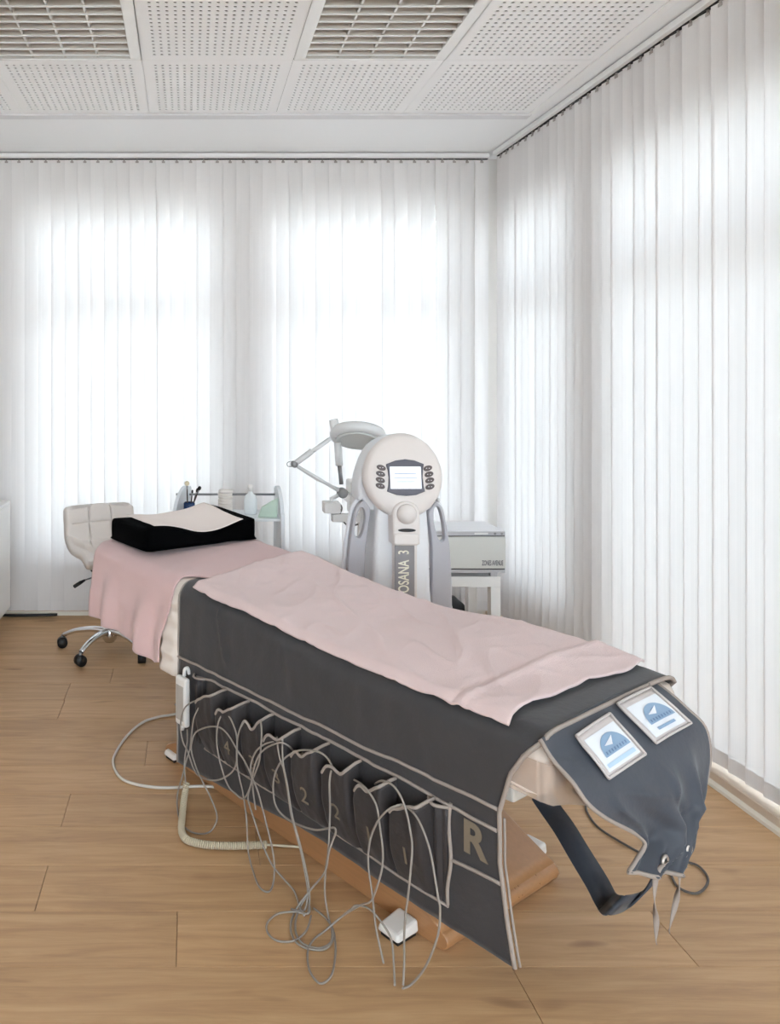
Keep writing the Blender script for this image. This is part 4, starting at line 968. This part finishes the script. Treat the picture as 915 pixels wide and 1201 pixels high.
for v in o.data.vertices: v.co.x *= fx_; v.co.y *= fy_

# ------------------------------------------------------------------ magnifier lamp
ML = mat('white_lamp_enamel', (226, 226, 226), .35); MLG = mat('lamp_grey', (150, 150, 150), .4)
LY = 3.62; lx = lambda x: (x-400)*LY/912; lz = lambda y: 1.33-(y-454)*LY/912
la = tag(empty('magnifier_lamp', ((400-221)*LY/912, LY, 0)), 'white magnifier lamp with ring head on jointed arms beside the machine', 'lamp')
S = lambda x, y, d=0: Vector((lx(x), d, lz(y)))
E = S(345, 544.5); W = S(401.5, 578, .0); Hj = S(388, 514)
for d0 in (-.012, .012):
    MB().tube([E+Vector((0, d0, 0)), W+Vector((0, d0, 0))], .0075, 8).build('lower_arm', ML, la)
MB().tube([S(350, 549, .0), S(372, 563), S(398, 573)], .004, 8).build('spring_rod', ML, la)
MB().tube([E, S(366, 529)], .014, 10).tube([S(364, 531), Hj], .010, 10).build('upper_arm', ML, la)
MB().lathe([(0, -.02), (.015, -.02), (.015, .02), (0, .02)], E, 16, Matrix.Rotation(PI/2, 4, 'X')).build('elbow_joint', MLG, la)
MB().tube(smooth_path([S(350, 543), S(342, 541), S(337, 543), S(338, 547), S(345, 547)], 5), .0018, 6).build('cable_loop', M_cable2, la)
MB().lathe([(0, -.024), (.020, -.024), (.024, -.016), (.020, -.008), (.024, 0), (.020, .008), (.024, .016), (.020, .024), (0, .024)], W, 18, Matrix.Rotation(PI/2, 4, 'X')).build('wrist_joint', MLG, la)
MB().tube([S(396, 519), S(398, 546)], .017, 12).build('handle', ML, la)
MB().tube([S(398, 545), S(400.5, 568)], .0095, 10).build('handle_rod', M_steel, la)
MB().tube([W, S(389, 585), S(389, 598)], .010, 10).build('bracket_pin', ML, la)
MB().box(lx(379), lx(398), -.04, .04, lz(601), lz(588)).build('clamp', M_plastic, la, bevel=.006)
MB().box(lx(389), lx(437), -.025, .025, lz(611.5), lz(602.5)).build('cross_bar', M_plastic, la, bevel=.005)
MB().tube([(lx(434), 0, .07), (lx(434), 0, lz(606))], .016, 12).build('stand_pole', M_plastic, la)
for k in range(5):
    a = 2*PI*k/5+.3; c = Vector((lx(434), 0, 0)); d = Vector((math.cos(a), math.sin(a), 0))
    MB().tube([c+Vector((0,0,.075)), c+d*.13+Vector((0,0,.06))], [.018, .012], 10).build('base_leg', M_plastic, la)
    MB().lathe([(0, -.01), (.024, -.01), (.024, .01), (0, .01)], c+d*.13+Vector((0,0,.0245)), 14, Matrix.Rotation(a, 4, 'Z') @ Matrix.Rotation(PI/2, 4, 'X')).build('caster', M_dark, la)
MB().tube(smooth_path([S(396, 588), S(401, 595), S(399, 604), S(404, 613), S(410, 617), S(420, 615)], 5), .004, 6).build('lamp_cable', M_cable2, la)
# ring head: torus-like housing, tilted towards the viewer
hm = Matrix.Translation(S(420, 511.5)) @ Matrix.Rotation(math.radians(9), 4, 'Y') @ Matrix.Rotation(math.radians(-25), 4, 'X')
R0 = 32.5*LY/912
rh = MB().lathe([(R0*.52, -.012), (R0*.58, -.020), (R0*.86, -.022), (R0*.97, -.014), (R0, .004), (R0*.95, .022), (R0*.80, .031), (R0*.55, .026), (R0*.52, .012), (R0*.52, -.012)], (0,0,0), 48, hm).build('ring_head', ML, la)
mg, n_, l_, p_ = new_mat('lens_glass'); p_.inputs['Base Color'].default_value = (.86, .90, .90, 1); p_.inputs['Roughness'].default_value = .05; p_.inputs['Alpha'].default_value = .45
MB().lathe([(0, -.012), (R0*.3, -.010), (R0*.53, -.004), (R0*.53, .004), (R0*.3, .010), (0, .012)], (0,0,0), 40, hm).build('lens', mg, la)
MB().lathe([(R0*.60, -.024), (R0*.66, -.030), (R0*.74, -.030), (R0*.80, -.0235)], (0,0,0), 40, hm).build('light_tube', mat('lamp_tube', (214, 216, 214), .3), la)
MB().tube([S(391, 492), S(396, 512)], [.021, .024], 12).build('head_bracket', ML, la, bevel=.004)

# white apparatus standing on a floor stand behind the machine
ap_ = tag(empty('facial_steamer', ((424-221)*3.86/912, 3.86, 0)), 'small white appliance with a green light on a stand, half hidden behind the machine', 'appliance')
q = lambda x: (x-424)*3.86/912; qz = lambda y: 1.33-(y-454)*3.86/912
MB().box(q(409), q(439), -.06, .08, qz(578), qz(563)).build('housing', M_plastic, ap_, bevel=.012, seg=3)
MB().box(q(407), q(441), -.07, .09, qz(590), qz(579)).build('lower_housing', M_plastic, ap_, bevel=.008)
MB().box(q(410), q(438), -.05, .07, qz(602), qz(590.5)).build('base_block', M_plastic, ap_, bevel=.008)
MB().tube([(0, .01, .03), (0, .01, qz(602))], .018, 12).build('stand_pole', M_plastic, ap_)
MB().lathe([(0, 0), (.085, 0), (.085, .012), (.04, .03), (0, .03)], (0, .01, 0), 28).build('stand_foot', M_plastic, ap_)
MB().box(q(415.5), q(420), -.0625, -.0605, qz(575.5), qz(572.5)).build('indicator', mat('green_indicator', (70, 150, 110), .4), ap_)

# ------------------------------------------------------------------ towel warmer on a white table
TY = 3.82; tx = lambda x: (x-221)*TY/912; tz = lambda y: 1.33-(y-454)*TY/912
tb = tag(empty('side_table', (tx(520), TY, 0)), 'square white side table with thick legs under the towel warmer', 'table')
tox = tx(520); top = tz(676.5); X0, X1 = tx(474)-tox, tx(587.5)-tox
MB().box(X0, X1, 0, .36, top-.05, top).build('tabletop', M_white, tb, bevel=.002)
lg = None
for x in (X0, X1-.048):
    for y in (.001, .311):
        if lg is None: lg = MB().box(0, .048, 0, .048, 0, top-.0505).build('leg', M_white, tb, bevel=.002, loc=(x, y, 0))
        else: share(lg, 'leg', tb, (x, y, 0))
MBe = mat('pale_grey_door', (214, 214, 209), .35); MBs = mat('warmer_grey', (188, 187, 190), .4)
wm = tag(empty('towel_warmer', (tx(550), TY, top)), 'pale grey towel warmer with a drop-down door standing on the white side table', 'towel warmer')
wx = lambda x: tx(x)-tx(550); wz = lambda y: tz(y)-top
MB().box(wx(503), wx(592), .0, .26, wz(671.8), wz(622)).build('case', M_shell2, wm, bevel=.004)
MB().box(wx(503), wx(592), -.006, .0, wz(628), wz(623.3)).build('control_strip', MBs, wm, bevel=.0015)
MB().box(wx(556), wx(572), -.0068, -.0062, wz(626.5), wz(624.5)).build('display', M_white, wm)
for x in (580, 588): MB().lathe([(0, -.003), (.0055, -.003), (.0055, .003), (0, .003)], (wx(x), -.008, wz(625.5)), 12, Matrix.Rotation(PI/2, 4, 'X')).build('switch', M_steel, wm)
MB().box(wx(503), wx(592), -.002, .0, wz(629), wz(628.1)).build('seal', M_groove, wm)
MB().box(wx(503.5), wx(592), -.014, -.0005, wz(666.3), wz(629.1)).build('door', MBe, wm, bevel=.003)
MB().box(wx(503), wx(592), -.004, .0, wz(667.6), wz(666.4)).build('seal', M_groove, wm)
MB().box(wx(503), wx(592), -.008, .0, wz(671.5), wz(667.8)).build('sill_strip', MBs, wm, bevel=.001)
for x in (508, 576):
    MB().box(wx(x), wx(x+8), .005, .03, 0, wz(671.8)).build('foot', MBs, wm); MB().box(wx(x), wx(x+8), .22, .245, 0, wz(671.8)).build('foot', MBs, wm)
text('door_lettering', 'ZONES AVENUE', .034, M_bezel, wm, (wx(576.5), -.0147, wz(659.8)), rot=(PI/2, 0, 0), depth=.0004, sx=.42, bold=.0006)
# bag on the floor behind the table
bg = tag(empty('dark_bag', (tx(550)+.0, TY+.50, 0)), 'dark bag with a white cloth on top on the floor behind the side table', 'bag')
MB().lathe([(.0, .0), (.10, .0), (.13, .04), (.125, .12), (.08, .17), (.0, .18)], (0,0,0), 24, None, True, 1.25, .55).build('bag_body', M_dark, bg)
MB().grid(lambda u, w: (-.14+.2*u, -.085+.15*w, .175+.02*nz(u*4, w*4, 3)-.12*max(0, .4-w)), 14, 14).build('cloth', M_sheet, bg, solid=.003, off=1)

# ------------------------------------------------------------------ beauty trolley behind the pillow
CY = 3.95; cx = lambda x: (x-266)*CY/912; cz = lambda y: 1.33-(y-454)*CY/912
tr = tag(empty('beauty_trolley', ((266-221)*CY/912, CY, 0)), 'white trolley with curved side panels behind the black pillow', 'trolley')
M_acr = mat('white_acrylic', (232, 236, 240), .25)
prof_s = [(-.17, .10), (-.17, cz(612)), (-.155, cz(596)), (-.10, cz(582)), (-.03, cz(574)), (.04, cz(571)), (.10, cz(575)), (.15, cz(590)), (.16, .10)]
for x, lean in ((cx(204), .0), (cx(327), .0)):
    b = MB(); pl_ = [(p.x, p.y) for p in smooth_path([(y, z, 0) for y, z in prof_s], 4, True)]; sk = .26 if x < 0 else .0
    b.prism(pl_, x-.009, x+.009, lambda p, q_, d: (d+sk*(p+.17), p, q_)); b.build('side_panel', M_acr, tr, bevel=.003)
for z in (.16, .42, cz(603)): MB().box(cx(204)+.010, cx(327)-.010, -.15, .15, z-.012, z).build('shelf', M_acr, tr, bevel=.002)
MB().tube([(cx(206), .10, cz(583)), (cx(325), .10, cz(583))], .006, 12).build('rail', M_steel, tr)
for x in (cx(208), cx(323)):
    for y in (-.13, .12): MB().lathe([(0, -.011), (.03, -.011), (.033, 0), (.03, .011), (0, .011)], (x, y, .034), 16, Matrix.Rotation(PI/2, 4, 'Y')).tube([(x, y, .05), (x, y, .11)], .007, 8).build('caster', M_dark, tr)
SHZ = cz(603)
TM = lambda x, y: Vector(((x-221)*CY/912, CY+y, SHZ))
# black tray with a blue jar holding brushes
ty_ = tag(MB().box(-.055, .055, -.05, .05, .0, .012).box(-.055, -.05, -.05, .05, .0125, .03).box(.05, .055, -.05, .05, .0125, .03).build('tray', M_dark, None, bevel=.002), 'small black tray under the blue brush jar on the trolley', 'tray')
ty_.location = TM(226, -.075)
M_bluejar = mat('navy_blue_jar', (34, 62, 110), .25)
jr = tag(MB().lathe([(0, .0), (.024, .0), (.028, .006), (.028, .055), (.024, .06), (.024, .012), (0, .012)], (0,0,0), 28).build('brush_jar', M_bluejar, None), 'navy blue jar with brushes standing on the black tray', 'jar')
jr.location = TM(222, -.075)+Vector((0, 0, .0125))
BRS = [(-.008, .0, -.006, .150, (228, 214, 182), .013, 'brush with a fluffy pale head leaning in the navy blue jar'), (.006, .010, .012, .105, (40, 34, 34), .005, 'short slim dark brush in the navy blue jar'),
       (.010, -.006, .034, .115, (52, 44, 42), .006, 'slim brush leaning right in the navy blue jar'), (.004, -.008, .052, .125, (26, 24, 24), .009, 'thick dark brush leaning furthest right out of the navy blue jar')]
M_handle = mat('dark_brush_handle', (66, 54, 48), .35)
for x, y, dx, hgt, col, r, lb in BRS:
    br = tag(empty('makeup_brush', jr.location+Vector((x, y, .013))), lb, 'brush', 'brushes in the navy blue jar')
    e = Vector((dx-x*.3, .012, hgt)); d = e.normalized()
    MB().tube([(0,0,0), e*.5, e*.72], [.003, .0036, .003], 8).build('brush_handle', M_handle, br)
    MB().tube([e*.72, e*.84], .0038, 8).build('ferrule', M_steel, br)
    MB().tube([e*.84, e*.9, e*.97, e], [.004, r, r*.9, r*.3], 10).build('bristles', mat('bristles', col, .9), br)
# stack of cotton pads
pd = tag(empty('pad_stack', TM(264, -.03)), 'stack of pale cotton pads on the trolley beside the brush jar', 'pads', None)
M_pad = mat('cotton_pad', (238, 232, 226), .95)
z = 0; pdm = None
for k in range(9):
    if pdm is None: pdm = MB().lathe([(0, 0), (.034, 0), (.037, .005), (.037, .009), (.034, .0138), (0, .0138)], (0,0,0), 28).build('pad', M_pad, pd)
    else: share(pdm, 'pad', pd, (random.uniform(-.002, .002), random.uniform(-.002, .002), .0142*k))
bt = tag(empty('pump_bottle', TM(294, .01)), 'translucent white bottle standing on the trolley between pads and green packet', 'bottle')
M_bot = mat('translucent_white', (236, 240, 242), .2)
MB().lathe([(0, 0), (.030, 0), (.033, .004), (.033, .075), (.026, .095), (.013, .105), (.013, .115), (0, .115)], (0,0,0), 28).build('bottle_body', M_bot, bt)
MB().lathe([(.012, .1152), (.014, .1152), (.014, .14), (.010, .148), (0, .148)], (0,0,0), 20).build('cap', M_plastic, bt)
gp = tag(MB().prism([(-.05, 0), (.045, 0), (.052, .095), (.02, .08), (-.03, .05)], -.012, .012, lambda p, q_, d: (p, d, q_)).build('packet', mat('pale_green_film', (196, 216, 200), .4, var=.08, vscale=20), None, bevel=.004), 'pale green packet leaning on the right panel of the trolley', 'packet')
gp.location = TM(312, -.09)
